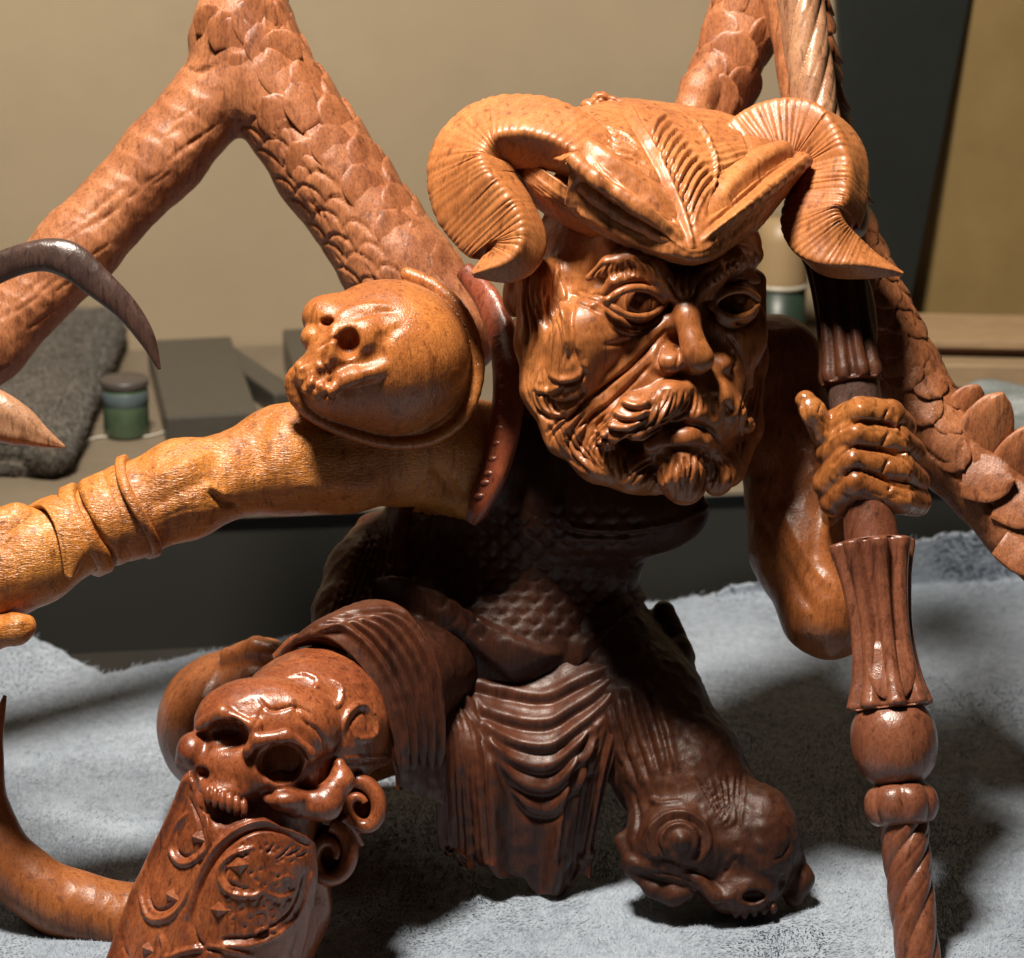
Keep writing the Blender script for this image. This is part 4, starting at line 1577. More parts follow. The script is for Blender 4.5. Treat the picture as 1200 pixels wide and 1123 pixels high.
# the engraved shin guard, a bent plate with a pointed left shoulder
def build_shin_guard():
    R = [[p3(221, 903, 258), p3(237, 950, 270), p3(262, 966, 276), p3(292, 960, 276), p3(332, 970, 262), p3(370, 988, 226)],
         [p3(204, 945, 246), p3(232, 966, 272), p3(262, 980, 280), p3(298, 978, 280), p3(338, 988, 264), p3(372, 1004, 222)],
         [p3(176, 1004, 232), p3(214, 1010, 266), p3(258, 1018, 284), p3(302, 1020, 282), p3(342, 1024, 262), p3(372, 1034, 218)],
         [p3(150, 1062, 226), p3(190, 1070, 262), p3(240, 1076, 281), p3(290, 1080, 278), p3(334, 1082, 254), p3(362, 1086, 208)],
         [p3(126, 1130, 222), p3(170, 1140, 258), p3(222, 1146, 277), p3(275, 1150, 273), p3(320, 1150, 248), p3(346, 1150, 202)],
         [p3(112, 1190, 222), p3(156, 1200, 258), p3(210, 1206, 276), p3(262, 1208, 272), p3(304, 1206, 248), p3(330, 1204, 204)]]
    V, F = shell(loft(R, 170, 190), 7, towards=(0, 0, 1))
    c = Carve(V, F)
    s = c.stroke
    t5 = (.04, .04)
    # raised border on the left, and beside the point
    s([(221, 906), (200, 958), (172, 1016), (148, 1070), (124, 1140)], 5, 5, taper=t5)
    s([(224, 912), (240, 950), (246, 985), (236, 1005)], 3.2, 4.5, taper=t5)
    s([(219, 930), (232, 960), (236, 985), (226, 1005)], 2.4, -3)
    # left column of paisley shapes
    s([(222, 950), (206, 972), (200, 996), (212, 1012), (232, 1006), (240, 988)], 2.8, 4.5, taper=(.1, .1))
    s([(222, 960), (211, 976), (207, 995), (216, 1004), (229, 998)], 2.2, -3.5)
    s([(176, 1010), (166, 1046), (176, 1076), (202, 1072), (222, 1044), (232, 1014)], 2.8, 4.5, taper=(.1, .1))
    s([(181, 1016), (174, 1046), (182, 1066), (200, 1062), (214, 1040)], 2.2, -3.5)
    s([(186, 1090), (192, 1112), (184, 1136)], 2.8, 4.5)
    s([(150, 1080), (144, 1106), (152, 1126)], 2.4, -3)
    # big oval panel
    s([(364, 992), (330, 974), (296, 974), (262, 996), (238, 1034), (226, 1080), (236, 1108), (262, 1114)], 3, -5.5, taper=(.05, .05))
    s([(366, 985), (330, 966), (292, 966), (255, 990), (231, 1032), (218, 1080)], 3, 4, taper=(.05, .05))
    s([(300, 992), (268, 1004), (256, 1024), (266, 1044), (292, 1050), (310, 1044)], 2.6, 4, taper=(.1, .1))
    s([(296, 1000), (274, 1009), (264, 1024), (271, 1037), (290, 1042)], 2.0, -3)
    s([(366, 1020), (350, 1072), (306, 1104), (258, 1108)], 2.8, 4.5, taper=(.05, .05))
    s([(358, 1022), (342, 1066), (302, 1096), (260, 1101)], 2.2, -4, taper=(.05, .05))
    s([(188, 1124), (226, 1112), (262, 1112), (300, 1122)], 2.8, 4.5)
    s([(310, 1046), (330, 1052), (346, 1042), (340, 1028), (326, 1030)], 2.4, 3.5)
    s([(330, 1096), (314, 1088), (300, 1094), (306, 1106)], 2.4, 3.5)
    for (x, y, a, ln) in ((322, 1008, -0.7, 26), (334, 1004, -0.5, 24), (346, 1004, -0.4, 18), (312, 1000, -0.9, 16)):
        s([(x, y), (x + ln * math.cos(a) * 0.5, y + ln * math.sin(a) * 0.5 + 2), (x + ln * math.cos(a), y + ln * math.sin(a))], 1.8, -2.6)
    # stippled ground inside the panels
    for i in range(90):
        x, y = rng.uniform(262, 350), rng.uniform(990, 1096)
        c.bump(x, y, 2.6, -1.6 if rng.random() < .7 else 1.0)
    c.noise(0.3, 5, 57).noise(0.8, 16, 58)
    return c.build('shin_guard', M['armour'], lleg, BASE)


shin = build_shin_guard()


def studs():
    V = np.empty(len(shin.data.vertices) * 3, np.float32)
    shin.data.vertices.foreach_get('co', V)
    W = V.reshape(-1, 3) + BASE
    d = (W - CAM) / S
    U = np.stack([d @ RIGHT, d @ UP, D - d @ FWD], 1)
    px, py = proj(U)
    for x, y, r, a in ((224, 978, 9, 0.5), (284, 1012, 12, 0.9), (250, 1072, 11, 0.7), (194, 1046, 10, 0.4), (166, 1108, 10, 0.5)):
        m = (np.abs(px - x) < 6) & (np.abs(py - y) < 6)
        if not m.any():
            continue
        q = U[m]
        p = q[q[:, 2].argmax()]
        nb = U[(np.abs(px - x) < 16) & (np.abs(py - y) < 16) & (np.abs(U[:, 2] - p[2]) < 30)]
        u_, s_, vt = np.linalg.svd(nb - nb.mean(0), full_matrices=False)
        n = vt[2] * np.sign(vt[2][2])
        e1 = np.cross((0, 1, 0), n)
        e1 /= np.linalg.norm(e1)
        e2 = np.cross(n, e1)
        f1 = e1 * math.cos(a) + e2 * math.sin(a)
        f2 = np.cross(n, f1)
        place(stud, 'stud', p - n * 0.5, [f1, f2, n], (r * 0.85, r * 0.85, 7), lleg)


studs()


def scroll(cx, cy, z, r, turns, a0, w, name='scroll', parent=None, mat=None, ky=1.25, tilt=0.0):
    n = 26
    a = np.linspace(0, turns * 2 * math.pi, n)
    rr = r * (1 - 0.72 * np.linspace(0, 1, n))
    P = []
    for t, q in zip(a, rr):
        x, y = math.cos(t + a0) * q, math.sin(t + a0) * q * ky
        x, y = x * math.cos(tilt) - y * math.sin(tilt), x * math.sin(tilt) + y * math.cos(tilt)
        P.append(p3(cx + x, cy + y, z + 10 * (1 - q / r)))
    return tube(name, P, 110, 14, [(w, w * 1.6), (w, w * 1.5), (w * 0.8, w * 1.3), (w * 0.45, w)], mat or M['armour'], parent or lleg, BASE, power=2.6)


scroll(422, 946, 168, 27, 1.25, -1.9, 9, tilt=-0.3)
scroll(385, 1002, 178, 29, 1.3, -1.6, 9.5, tilt=0.1)
tube('scroll', [p3(402, 958, 186), p3(412, 972, 180), p3(424, 990, 168)], 20, 12, [(7, 5), (6, 5), (3, 3)], M['armour'], lleg, BASE)
# fold of the thigh plate: a rim that flares away from the thigh
rows = [[p3(318, 768, 60), p3(345, 744, 90), p3(385, 742, 110), p3(425, 775, 118), p3(458, 835, 118), p3(470, 890, 112), p3(470, 926, 104)],
        [p3(322, 775, 66), p3(346, 752, 98), p3(384, 750, 120), p3(422, 782, 130), p3(452, 838, 132), p3(464, 890, 126), p3(469, 926, 112)],
        [p3(328, 782, 60), p3(348, 760, 92), p3(382, 760, 114), p3(418, 790, 126), p3(446, 842, 128), p3(458, 888, 122), p3(468, 926, 106)]]
V, F = shell(loft(rows, 90, 16), 5, towards=(0, 0, 1))
add_mesh('thigh_plate_rim', to_world(V), F, M['armour'], lleg, BASE)


def build_right_leg():
    """the kneeling leg, its knee guard carved as a fish-eyed creature over a small skull"""
    f = Field()
    f.chain([P4(690, 760, -120, 88), P4(745, 830, -80, 80), P4(800, 910, -40, 74), P4(838, 975, -10, 66)], 20, 20)
    f.ell(p3(800, 985, 10), (68, 56, 50), 24)
    f.ell(p3(888, 985, 10), (50, 66, 52), 18)                             # creature forehead
    f.ell(p3(795, 980, 44), (38, 36, 26), 14)                             # eye mound
    f.ell(p3(868, 1042, 20), (48, 30, 40), 14)                            # small skull snout
    f.chain([P4(925, 1000, 0, 16), P4(938, 1030, 6, 15), P4(930, 1052, 10, 12)], 8, 8)
    f.chain([P4(730, 985, 10, 10), P4(745, 1015, 20, 13), P4(768, 1040, 28, 12), P4(790, 1046, 34, 16), P4(806, 1042, 38, 12)], 8, 8)
    f.chain([P4(740, 1010, 30, 8), P4(775, 1018, 44, 9), P4(815, 1030, 50, 8), P4(838, 1050, 52, 9)], 6, 6)
    f.ell(p3(884, 1052, 58), (14, 8, 14), 4, sub=True)
    f.ell(p3(922, 1036, 46), (9, 10, 14), 4, sub=True)
    f.ell(p3(904, 1056, 60), (4, 8, 8), 3, sub=True)
    for i in range(5):
        f.ell(p3(862 + i * 11, 1070 - abs(i - 1) * 2, 40), (5, 8, 7), 2)
    # leaves along the outer edge of the thigh
    f.chain([P4(778, 720, -130, 16), P4(800, 770, -110, 14), P4(808, 790, -100, 8)], 8, 6)
    f.chain([P4(795, 760, -105, 12), P4(806, 800, -90, 14), P4(812, 815, -80, 8)], 8, 6)
    c = f.mesh(2.6)
    s, st = c.stroke, c.strands
    for r, h in ((34, 4), (26, -4), (19, 4)):
        q = [(796 + r * math.cos(a) * 1.05, 984 + r * 0.95 * math.sin(a)) for a in np.linspace(2.2, 7.4, 16)]
        s(q, 3.2, h, taper=(.1, .1))
    c.bump(799, 984, 13, 9)
    st([(810, 915), (830, 945), (850, 975)], [(880, 905), (872, 945), (868, 975)], 8, 4.5)
    s([(760, 935), (775, 942), (800, 938)], 4, 4)
    s([(740, 925), (748, 960), (742, 985)], 4, -5)
    s([(866, 1000), (856, 1012), (846, 1030)], 3, -3)
    c.bump(866, 1000, 6, 4).bump(890, 990, 7, 3).bump(852, 1052, 7, 5).bump(892, 968, 8, 3)
    s([(755, 1005), (790, 1012), (830, 1028)], 3, -4)
    s([(750, 1022), (790, 1026), (820, 1040)], 2.6, -3)
    s([(905, 1010), (920, 1000), (928, 985)], 3, -3)
    st([(700, 820), (715, 880), (735, 930)], [(770, 790), (790, 850), (800, 900)], 5, 5)
    c.noise(1.0, 8, 61).noise(1.2, 20, 62)
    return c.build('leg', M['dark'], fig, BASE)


build_right_leg()


def build_haunch():
    f = Field()
    f.ell(p3(275, 850, -190), (96, 95, 110), 10)
    f.ell(p3(310, 800, -170), (50, 55, 80), 30)
    f.chain([P4(268, 768, -120, 10), P4(300, 760, -110, 14), P4(340, 768, -100, 14)], 14, 8)
    f.chain([P4(350, 870, -190, 80), P4(460, 830, -180, 80)], 30)
    c = f.mesh(4.0)
    c.stroke([(265, 772), (240, 810), (232, 850)], 6, 3)
    c.noise(1.5, 30, 71)
    return c.build('folded_foot', M['haunch'], fig, BASE)


build_haunch()
# tail that curls up at the left
tube('tail', [p3(300, 1080, -10), p3(200, 1086, 10), p3(120, 1072, 24), p3(55, 1048, 34), p3(8, 1005, 40), p3(-14, 945, 40), p3(-10, 880, 36), p3(6, 815, 30)], 160, 40,
     [(46, 46), (46, 46), (43, 43), (40, 40), (34, 34), (25, 25), (14, 14), (2, 2)], M['haunch'], fig, BASE, section=lambda p, s: 1 + 0.02 * np.sin(s * 40 + p * 2))


def build_skirt():
    R = [[p3(400, 722, -50), p3(480, 742, -54), p3(590, 752, -58), p3(690, 742, -60), p3(764, 722, -90)],
         [p3(420, 762, -8), p3(492, 782, -28), p3(594, 796, -34), p3(690, 782, -22), p3(762, 758, -36)],
         [p3(456, 808, 26), p3(512, 826, 2), p3(600, 840, -12), p3(690, 826, -4), p3(752, 800, -12)],
         [p3(498, 862, 30), p3(534, 876, 16), p3(602, 886, 6), p3(680, 876, 4), p3(730, 854, -4)],
         [p3(510, 922, 16), p3(544, 930, 8), p3(602, 940, -2), p3(668, 930, -6), p3(712, 915, -16)],
         [p3(514, 985, -8), p3(552, 1000, -16), p3(605, 1015, -28), p3(658, 1015, -34), p3(698, 985, -48)],
         [p3(526, 1002, -16), p3(562, 1016, -26), p3(612, 1036, -40), p3(652, 1046, -48), p3(690, 1030, -54)]]
    A = loft(R, 210, 200)
    u = np.linspace(0, 1, 210)[None, :]
    v = np.linspace(0, 1, 200)[:, None]
    # deep vertical folds that open towards the hem, notched hem
    A[..., 2] += (8 * np.sin(u * 19 + 0.6) + 5 * np.sin(u * 33 + v * 3)) * np.clip(v * 2 - 0.7, 0, 1)
    A[..., 1] += np.where(v > 0.9, (v - 0.9) * 10 * (5 * np.sin(u * 29) + 5 * np.sin(u * 13 + 2)), 0)
    V, F = shell(A, 7, towards=(0, 0, 1))
    c = Carve(V, F)
    s, st = c.stroke, c.strands
    # swags
    for i in range(6):
        t = i / 5
        xl, yl = 500 + 66 * t, 752 + 70 * t ** 0.8                    # left end climbs to the hip
        xr, yr = 742 - 22 * t, 742 + 78 * t
        xb, yb = 632 + 8 * t, 812 + 136 * t ** 0.9
        q = catmull([(xl, yl), (xl + (xb - xl) * 0.30, yl + (yb - yl) * 0.62), (xl + (xb - xl) * 0.66, yb - 7), (xb + 6, yb), (xr + (xb - xr) * 0.62, yb - 16 - 8 * t), (xr + (xb - xr) * 0.25, yr + (yb - yr) * 0.48), (xr, yr)], 40)
        q = q + rng.uniform(-2, 2, 2)
        s(q, 8 + rng.uniform(-2, 2), 4.0 + rng.uniform(-1, 1.5), taper=(.35, .35), raw=True)
        s(q + np.array([0, 11.0]), 6, -4.0, taper=(.3, .3), raw=True)
    # folds sweeping from the left hip down to the hem
    for i in range(7):
        t = i / 6
        q = [(405 + 60 * t, 742 + 12 * t), (470 + 58 * t, 785 + 6 * t), (512 + 45 * t, 850), (520 + 42 * t, 925), (524 + 44 * t, 1000 + 14 * t)]
        s(q, 7, 5, taper=(.1, .05))
        s([(x + 9, y + 1) for x, y in q], 5.5, -6, taper=(.1, .05))
    for i in range(4):
        t = i / 3
        q = [(735 - 30 * t, 850), (722 - 36 * t, 900), (712 - 36 * t, 950), (702 - 36 * t, 1000 + 20 * t)]
        s(q, 7, 5, taper=(.1, .05))
        s([(x - 9, y) for x, y in q], 5.5, -5, taper=(.1, .05))
    st([(400, 738), (470, 790), (530, 850)], [(450, 725), (520, 775), (560, 840)], 4, 5, jit=.25)
    c.noise(1.0, 12, 81)
    return c.build('loincloth', M['cloth'], fig, BASE)


build_skirt()


def build_hip_drape():
    """bunched cloth and hair at the hip, behind the thigh"""
    f = Field()
    f.chain([P4(440, 625, -120, 26), P4(420, 670, -90, 38), P4(400, 720, -50, 34), P4(395, 745, -10, 22)], 14, 12)
    f.chain([P4(470, 600, -110, 20), P4(460, 680, -90, 34), P4(440, 735, -30, 30)], 14, 12)
    c = f.mesh(3.2)
    c.strands([(430, 615), (398, 680), (375, 740)], [(470, 610), (460, 680), (440, 750)], 8, 7)
    c.strands([(400, 690), (440, 720), (480, 740)], [(390, 730), (430, 745), (470, 760)], 5, 6)
    c.noise(1.5, 9, 85)
    return c.build('hip_drape', M['cloth'], fig, BASE)


build_hip_drape()


def build_hip_cloth():
    """cloth gathered over the raised thigh, behind the rim of the thigh plate"""
    R = [[p3(322, 772, 62), p3(347, 748, 96), p3(386, 746, 116), p3(425, 780, 124), p3(456, 838, 124), p3(468, 892, 112), p3(472, 920, 96)],
         [p3(340, 752, 70), p3(372, 728, 100), p3(412, 732, 114), p3(450, 772, 116), p3(478, 838, 112), p3(486, 900, 90), p3(488, 930, 70)],
         [p3(364, 735, 56), p3(398, 714, 84), p3(440, 722, 96), p3(478, 768, 96), p3(502, 838, 86), p3(506, 905, 60), p3(506, 935, 40)],
         [p3(390, 722, 20), p3(430, 702, 50), p3(474, 712, 66), p3(512, 766, 70), p3(526, 838, 58), p3(524, 905, 36), p3(522, 940, 20)]]
    R = [[q + np.array([0, 0, 22.0]) for q in row] for row in R]
    V, F = shell(loft(R, 130, 60), 6, towards=(0, 0.2, 1))
    c = Carve(V, F)
    for i in range(5):
        t = i / 4
        q = [(345 + 45 * t, 752 - 30 * t), (400 + 60 * t, 735 - 12 * t), (445 + 55 * t, 775 - 6 * t), (472 + 45 * t, 838), (478 + 40 * t, 900)]
        c.stroke(q, 5, 6, taper=(.1, .1))
        c.stroke([(x + 7, y - 4) for x, y in q], 4.5, -6, taper=(.1, .1))
    c.noise(1.0, 10, 87)
    return c.build('hip_cloth', M['cloth'], fig, BASE)


build_hip_cloth()

# ------------------------------------------------------------------ wings


def scale_mesh(name, mat, nu=11, nv=10, thick=0.16, point=2.4):
    """a domed rounded plate: x across, y along (free end at +1), z out"""
    V = []
    for j in range(nv):
        v = j / (nv - 1)
        wy = -0.55 + 1.55 * v
        w = math.sqrt(max(0.0, 1 - max(0, (v - 0.45) / 0.55) ** point)) * (0.86 + 0.14 * math.sin(v * math.pi))
        w = max(w, 0.06)
        for i in range(nu):
            u = -1 + 2 * i / (nu - 1)
            z = 0.20 * (1 - u * u) + 0.16 * v - 0.05 * math.exp(-((abs(u) - 0.8) / 0.12) ** 2)
            V.append((u * w, wy, z))
    F = grid_faces(nu, nv).tolist()
    n = len(V)
    V = V + [(x * 0.97, y * 0.98, z - thick - 0.25) for x, y, z in V]
    ringi = list(range(nu)) + [j * nu + nu - 1 for j in range(1, nv)] + [(nv - 1) * nu + i for i in range(nu - 2, -1, -1)] + [j * nu for j in range(nv - 2, 0, -1)]
    for a, b in zip(ringi, ringi[1:] + ringi[:1]):
        F.append([b, a, a + n, b + n])
    me = bpy.data.meshes.new(name)
    me.from_pydata([tuple(p) for p in V], [], F)
    me.update()
    me.polygons.foreach_set("use_smooth", np.ones(len(me.polygons), dtype=bool))
    me.materials.append(mat)
    return me


scale_me = scale_mesh('scale', M['scale'])
feather_me = scale_mesh('feather_plate', M['scale'], 11, 12, 0.16, 1.7)


def put_scale(parent, c, axis, out, length, width, lift=0.10, name='scale', me=None):
    y = np.asarray(axis, float)
    z = np.asarray(out, float)
    y = y / np.linalg.norm(y)
    z = z - (z @ y) * y
    z /= np.linalg.norm(z)
    # lift the free end
    y2 = y + z * lift
    y2 /= np.linalg.norm(y2)
    z2 = z - (z @ y2) * y2
    z2 /= np.linalg.norm(z2)
    x2 = np.cross(y2, z2)
    return place(me or scale_me, name, c, [x2, y2, z2], (width, length, (length + width) * 0.27), parent)


def build_left_wing():
    f = Field()
    f.chain([P4(525, 385, -175, 66), P4(465, 312, -178, 66), P4(385, 200, -185, 62), P4(312, 98, -195, 62), P4(278, 48, -198, 56), P4(296, -30, -200, 50)], 10, 18)
    f.chain([P4(270, 92, -196, 54), P4(190, 185, -190, 50), P4(90, 292, -180, 49), P4(-12, 398, -170, 49), P4(-120, 500, -160, 46)], 18, 18)
    f.chain([P4(250, 10, -180, 16), P4(262, 30, -170, 20), P4(300, 40, -160, 20)], 14, 8)
    c = f.mesh(3.2)
    s = c.stroke
    # shallow carved scale edges along the outer bone
    for i in range(15):
        t = i / 14
        x, y = 235 - 250 * t + rng.uniform(-6, 6), 112 + 270 * t + rng.uniform(-8, 8)
        s([(x - 30, y - 26), (x - 16, y - 6), (x + 4, y + 2), (x + 14, y + 12), (x + 34, y + 24)], 5, 2.2, kind='step', taper=(.2, .2))
    for i in range(26):
        x, y = rng.uniform(-10, 250), 0
        y = 400 - (x / 250) * 290 + rng.uniform(-30, 46)
        a = rng.uniform(10, 22)
        s([(x - a, y + a * 0.4), (x, y - a * 0.3), (x + a, y - a * 1.0)], 2.4, -2.0)
    # carved netting on the inner side of the upper bone
    for i in range(9):
        for j in range(3):
            x = 300 + i * 19 + j * -16 + 18 + rng.uniform(-4, 4)
            y = 130 + i * 27 + j * 15 + rng.uniform(-4, 4)
            s([(x - 16, y + 6), (x - 4, y - 8), (x + 12, y - 2), (x + 24, y + 14)], 2.6, -3.4)
    for i in range(40):
        t = rng.uniform(0, 1)
        x, y = 300 + 150 * t + rng.uniform(-36, 20), 130 + 200 * t + rng.uniform(-16, 40)
        s([(x, y), (x + 10, y + 14), (x + 14, y + 26)], 2.0, -1.8)
    s([(218, 80), (232, 84), (256, 76)], 3.5, -6)
    c.noise(1.2, 24, 91).noise(0.4, 7, 92)
    return c.build('wing', M['wing'], fig, BASE)


wing_l = build_left_wing()
wc = catmull([p3(525, 385, -175), p3(465, 312, -178), p3(385, 200, -185), p3(312, 98, -195), p3(278, 30, -198)], 60)


def scale_rows(parent, cl, rad, rows, t0, t1, n, length, width, flip=1, jit=3, fvec=(0, 0, 1)):
    T = np.gradient(cl, axis=0)
    for r, (ang, off) in enumerate(rows):
        for i in range(n):
            t = t0 + (t1 - t0) * (i + off) / n
            k = min(len(cl) - 2, max(0, int(t * (len(cl) - 1))))
            ax = T[k] / np.linalg.norm(T[k])
            fv = np.asarray(fvec, float)
            fv = fv - (fv @ ax) * ax
            fv /= np.linalg.norm(fv)
            side = np.cross(ax, fv)
            a = ang + rng.uniform(-0.06, 0.06)
            out = fv * math.cos(a) + side * math.sin(a)
            R_ = rad(t) if callable(rad) else rad
            pos = cl[k] + out * (R_ - 2.0 + rng.uniform(-1, 1))
            put_scale(parent, pos, ax * flip, out, length * rng.uniform(0.92, 1.08), width * rng.uniform(0.92, 1.08), lift=0.09 + rng.uniform(0, 0.06))


# the free ends point up towards the bend of the wing
scale_rows(wing_l, wc, 63, [(1.85, 0.0), (1.35, 0.5), (0.85, 0.05), (0.35, 0.55)], 0.14, 0.98, 8, 36, 27)
scale_rows(wing_l, wc, 60, [(-0.2, 0.2)], 0.5, 0.98, 4, 36, 27)
for (x, y, z, ln, wd, ax) in ((268, 40, -138, 30, 26, (-0.3, 1, 0)), (300, 20, -140, 30, 26, (-0.2, 1, 0)), (244, 28, -150, 26, 18, (0, 1, 0.1)), (330, 62, -140, 30, 26, (-0.4, 1, 0))):
    put_scale(wing_l, p3(x, y, z), ax, (0.1, 0.2, 1), ln, wd, 0.2)


def build_right_wing():
    f = Field()
    f.chain([P4(790, 330, -200, 60), P4(825, 150, -210, 44), P4(866, 40, -215, 44), P4(892, -60, -220, 44)], 10, 14)
    f.chain([P4(880, -80, -200, 40), P4(932, 0, -170, 36), P4(955, 140, -150, 37), P4(985, 270, -130, 38), P4(1016, 345, -120, 40), P4(1056, 430, -110, 44), P4(1114, 530, -95, 46), P4(1200, 620, -80, 46), P4(1300, 720, -70, 40)], 12, 14)
    f.chain([P4(845, 70, -190, 22), P4(822, 105, -178, 26), P4(812, 132, -170, 24)], 10, 8)
    # membrane plates beyond the bone
    f.chain([P4(1160, 560, -120, 30), P4(1230, 560, -130, 34), P4(1300, 600, -120, 40)], 20, 14)
    c = f.mesh(3.2)
    s = c.stroke
    for i in range(60):
        t = rng.uniform(0, 1)
        x, y = 1010 + 190 * t + rng.uniform(-20, 20), 330 + 300 * t + rng.uniform(-20, 20)
        s([(x, y), (x + 12, y + 10), (x + 18, y + 22)], 2.2, -2.0)
    for i in range(5):
        s([(1075 + i * 28, 520 + i * 24), (1100 + i * 28, 540 + i * 24), (1130 + i * 26, 560 + i * 22)], 3, -4)
    c.noise(1.2, 22, 95).noise(0.4, 7, 96)
    return c.build('wing', M['wing'], fig, BASE)


wing_r = build_right_wing()
wr1 = catmull([p3(812, 200, -208), p3(825, 150, -210), p3(866, 40, -215), p3(892, -60, -220)], 40)
scale_rows(wing_r, wr1, 44, [(0.0, 0.1), (0.75, 0.6), (-0.6, 0.5)], 0.42, 1.0, 4, 36, 28)
wr2 = catmull([p3(932, 0, -170), p3(955, 140, -150), p3(985, 270, -130), p3(1016, 345, -120), p3(1056, 430, -110), p3(1114, 530, -95), p3(1200, 620, -80)], 60)
scale_rows(wing_r, wr2, lambda t: 38 + 8 * t, [(-1.45, 0.0), (-0.95, 0.5), (-0.4, 0.1), (0.1, 0.6)], 0.0, 0.86, 12, 29, 22)
for (x, y, z, ln, wd, ax, out) in ((1150, 520, -60, 66, 34, (0.35, 1, 0), (0.15, 0, 1)), (1190, 560, -70, 72, 40, (0.45, 1, 0.1), (0.2, 0, 1)), (1150, 560, -44, 40, 30, (0.8, -0.1, 0.1), (0, 0.2, 1)),
                                   (1190, 590, -40, 40, 30, (0.8, -0.3, 0.1), (0, 0.2, 1)), (1130, 480, -70, 34, 22, (0.5, 0.9, 0), (0.2, 0, 1)), (1195, 645, -34, 44, 26, (0.8, -0.6, 0.1), (0, 0.2, 1))):
    put_scale(wing_r, p3(x, y, z), ax, out, ln, wd, 0.12, 'feather_plate', feather_me)
# polished prong hanging by the wing bone
tube('prong', [p3(1000, 318, -24), p3(1008, 350, -18), p3(1014, 390, -14), p3(1017, 420, -12)], 60, 28, [(15, 12), (16, 13), (15, 12), (7, 7)], M['rope'], wing_r, BASE,
     section=lambda p, s: 1 - 0.06 * np.exp(-((p - 1.2) / 0.2) ** 2) - 0.06 * np.exp(-((p - 2.0) / 0.2) ** 2))

# ------------------------------------------------------------------ the staff in the right hand
AX0 = p3(1080, 1160, 155)                       # foot on the cloth
AX1 = p3(1012, 545, 62)                        # in the fist
AX2 = p3(930, -60, -30)                        # top
SB = to_world(AX0)
SB[2] = 0.0
staff = thing('staff', SB, 'dark carved staff with twisted shaft and ball gripped in the right fist', 'staff')


def ax_lo(py):
    t = np.clip((1160 - py) / (1160 - 545), -0.05, 1.2)
    return AX0 * (1 - t) + AX1 * t


def ax_hi(py):
    t = (545 - py) / (545 + 60)
    return AX1 * (1 - t) + AX2 * t


def staff_part(name, f, rows, mat, n=120, k=72, section=None):
    P = [f(y) for y, r in rows]
    V, F = sweep(P, n, k, [(r, r) for y, r in rows], section, (0, 0, 1))
    return add_mesh(name, to_world(V), split_caps(V, F), mat, staff, SB)


def twist_section(starts, turns, depth=0.16):
    def f(ph, s):
        a = (ph + s * turns * 2 * math.pi) * starts / 2
        w = np.abs(np.sin(a))
        return 1 - depth * (1 - w ** 0.42) - 0.03 * np.exp(-(np.abs(np.cos(a)) / 0.2) ** 2)
    return f


staff_part('shaft', ax_lo, [(1166, 25), (1090, 26), (1040, 27), (1000, 28), (965, 29)], M['staff'], 200, 96, twist_section(4, 0.9, 0.2))
# petal collar


def petals(n, amp):
    def f(ph, s):
        return 1 - amp * (1 - np.abs(np.sin(ph * n / 2 + 0.5)) ** 0.6) * np.sin(np.clip(s, 0, 1) * math.pi) ** 0.5
    return f


staff_part('collar', ax_lo, [(972, 26), (966, 36), (952, 42), (938, 41), (928, 35), (922, 24)], M['staff'], 60, 96, petals(7, 0.16))
staff_part('ball', ax_lo, [(930, 6), (926, 22), (912, 38), (895, 46), (873, 49), (851, 46), (834, 36), (824, 24)], M['staff'], 70, 64)


def flutes(n, depth, off=0.0, flare=0.0):
    def f(ph, s):
        a = ph * n / 2 + off
        w = np.abs(np.sin(a))
        e = np.clip((s - 0.10) / 0.05, 0, 1) * np.clip((0.97 - s) / 0.06, 0, 1)
        return 1 - depth * np.exp(-((1 - w) / 0.22) ** 2) * e + 0.03 * np.exp(-(w / 0.25) ** 2) * e
    return f


staff_part('socket', ax_lo, [(838, 22), (836, 40), (832, 48), (822, 46), (800, 40), (770, 36), (735, 35), (690, 39), (662, 44), (645, 48), (638, 46), (634, 30)], M['staff'], 170, 120, flutes(8, 0.24, 0.2))
# tongue at the front of the flared foot
o = put_scale(fig, ax_lo(786) + np.array([1, 6, 27]), (0.03, -1, 0.10), (0.02, 0.1, 1), 46, 27, 0.24, 'leaf', scale_mesh('leaf', M['staff']))
o.parent = staff
o.matrix_basis = Matrix.Translation(Vector(BASE - SB)) @ o.matrix_basis
staff_part('grip', ax_lo, [(640, 31), (600, 30), (540, 30), (480, 30)], M['staff'], 30, 40)
staff_part('grip', ax_hi, [(560, 30), (500, 30), (446, 31)], M['blade'], 30, 40)  # shade above the fist put into a darker wood
staff_part('socket', ax_hi, [(454, 28), (450, 36), (440, 38), (425, 35), (390, 32), (350, 32), (315, 35), (300, 38), (292, 28)], M['dark'], 140, 110, flutes(9, 0.2, 0.5))  # same socket as below the fist, coloured dark for the shade on it
staff_part('ball', ax_hi, [(296, 20), (280, 40), (255, 46), (230, 40), (214, 20)], M['staff'], 40, 48)
staff_part('shaft', ax_hi, [(222, 27), (160, 28), (80, 28), (0, 28), (-60, 28)], M['rope'], 240, 96, twist_section(5, 1.0, 0.2))

# the dark hooked blade and the polished point that enter from the left edge
WB = to_world(p3(-60, 720, 150))
WB[2] = 0.0
weapon = thing('hooked_weapon', WB, 'dark curved claw blade and pale point of a weapon at the left edge', 'weapon')


def wtube(name, path, n, k, radii, mat, **kw):
    V, F = sweep(path, n, k, radii, **kw)
    return add_mesh(name, to_world(V), split_caps(V, F), mat, weapon, WB)


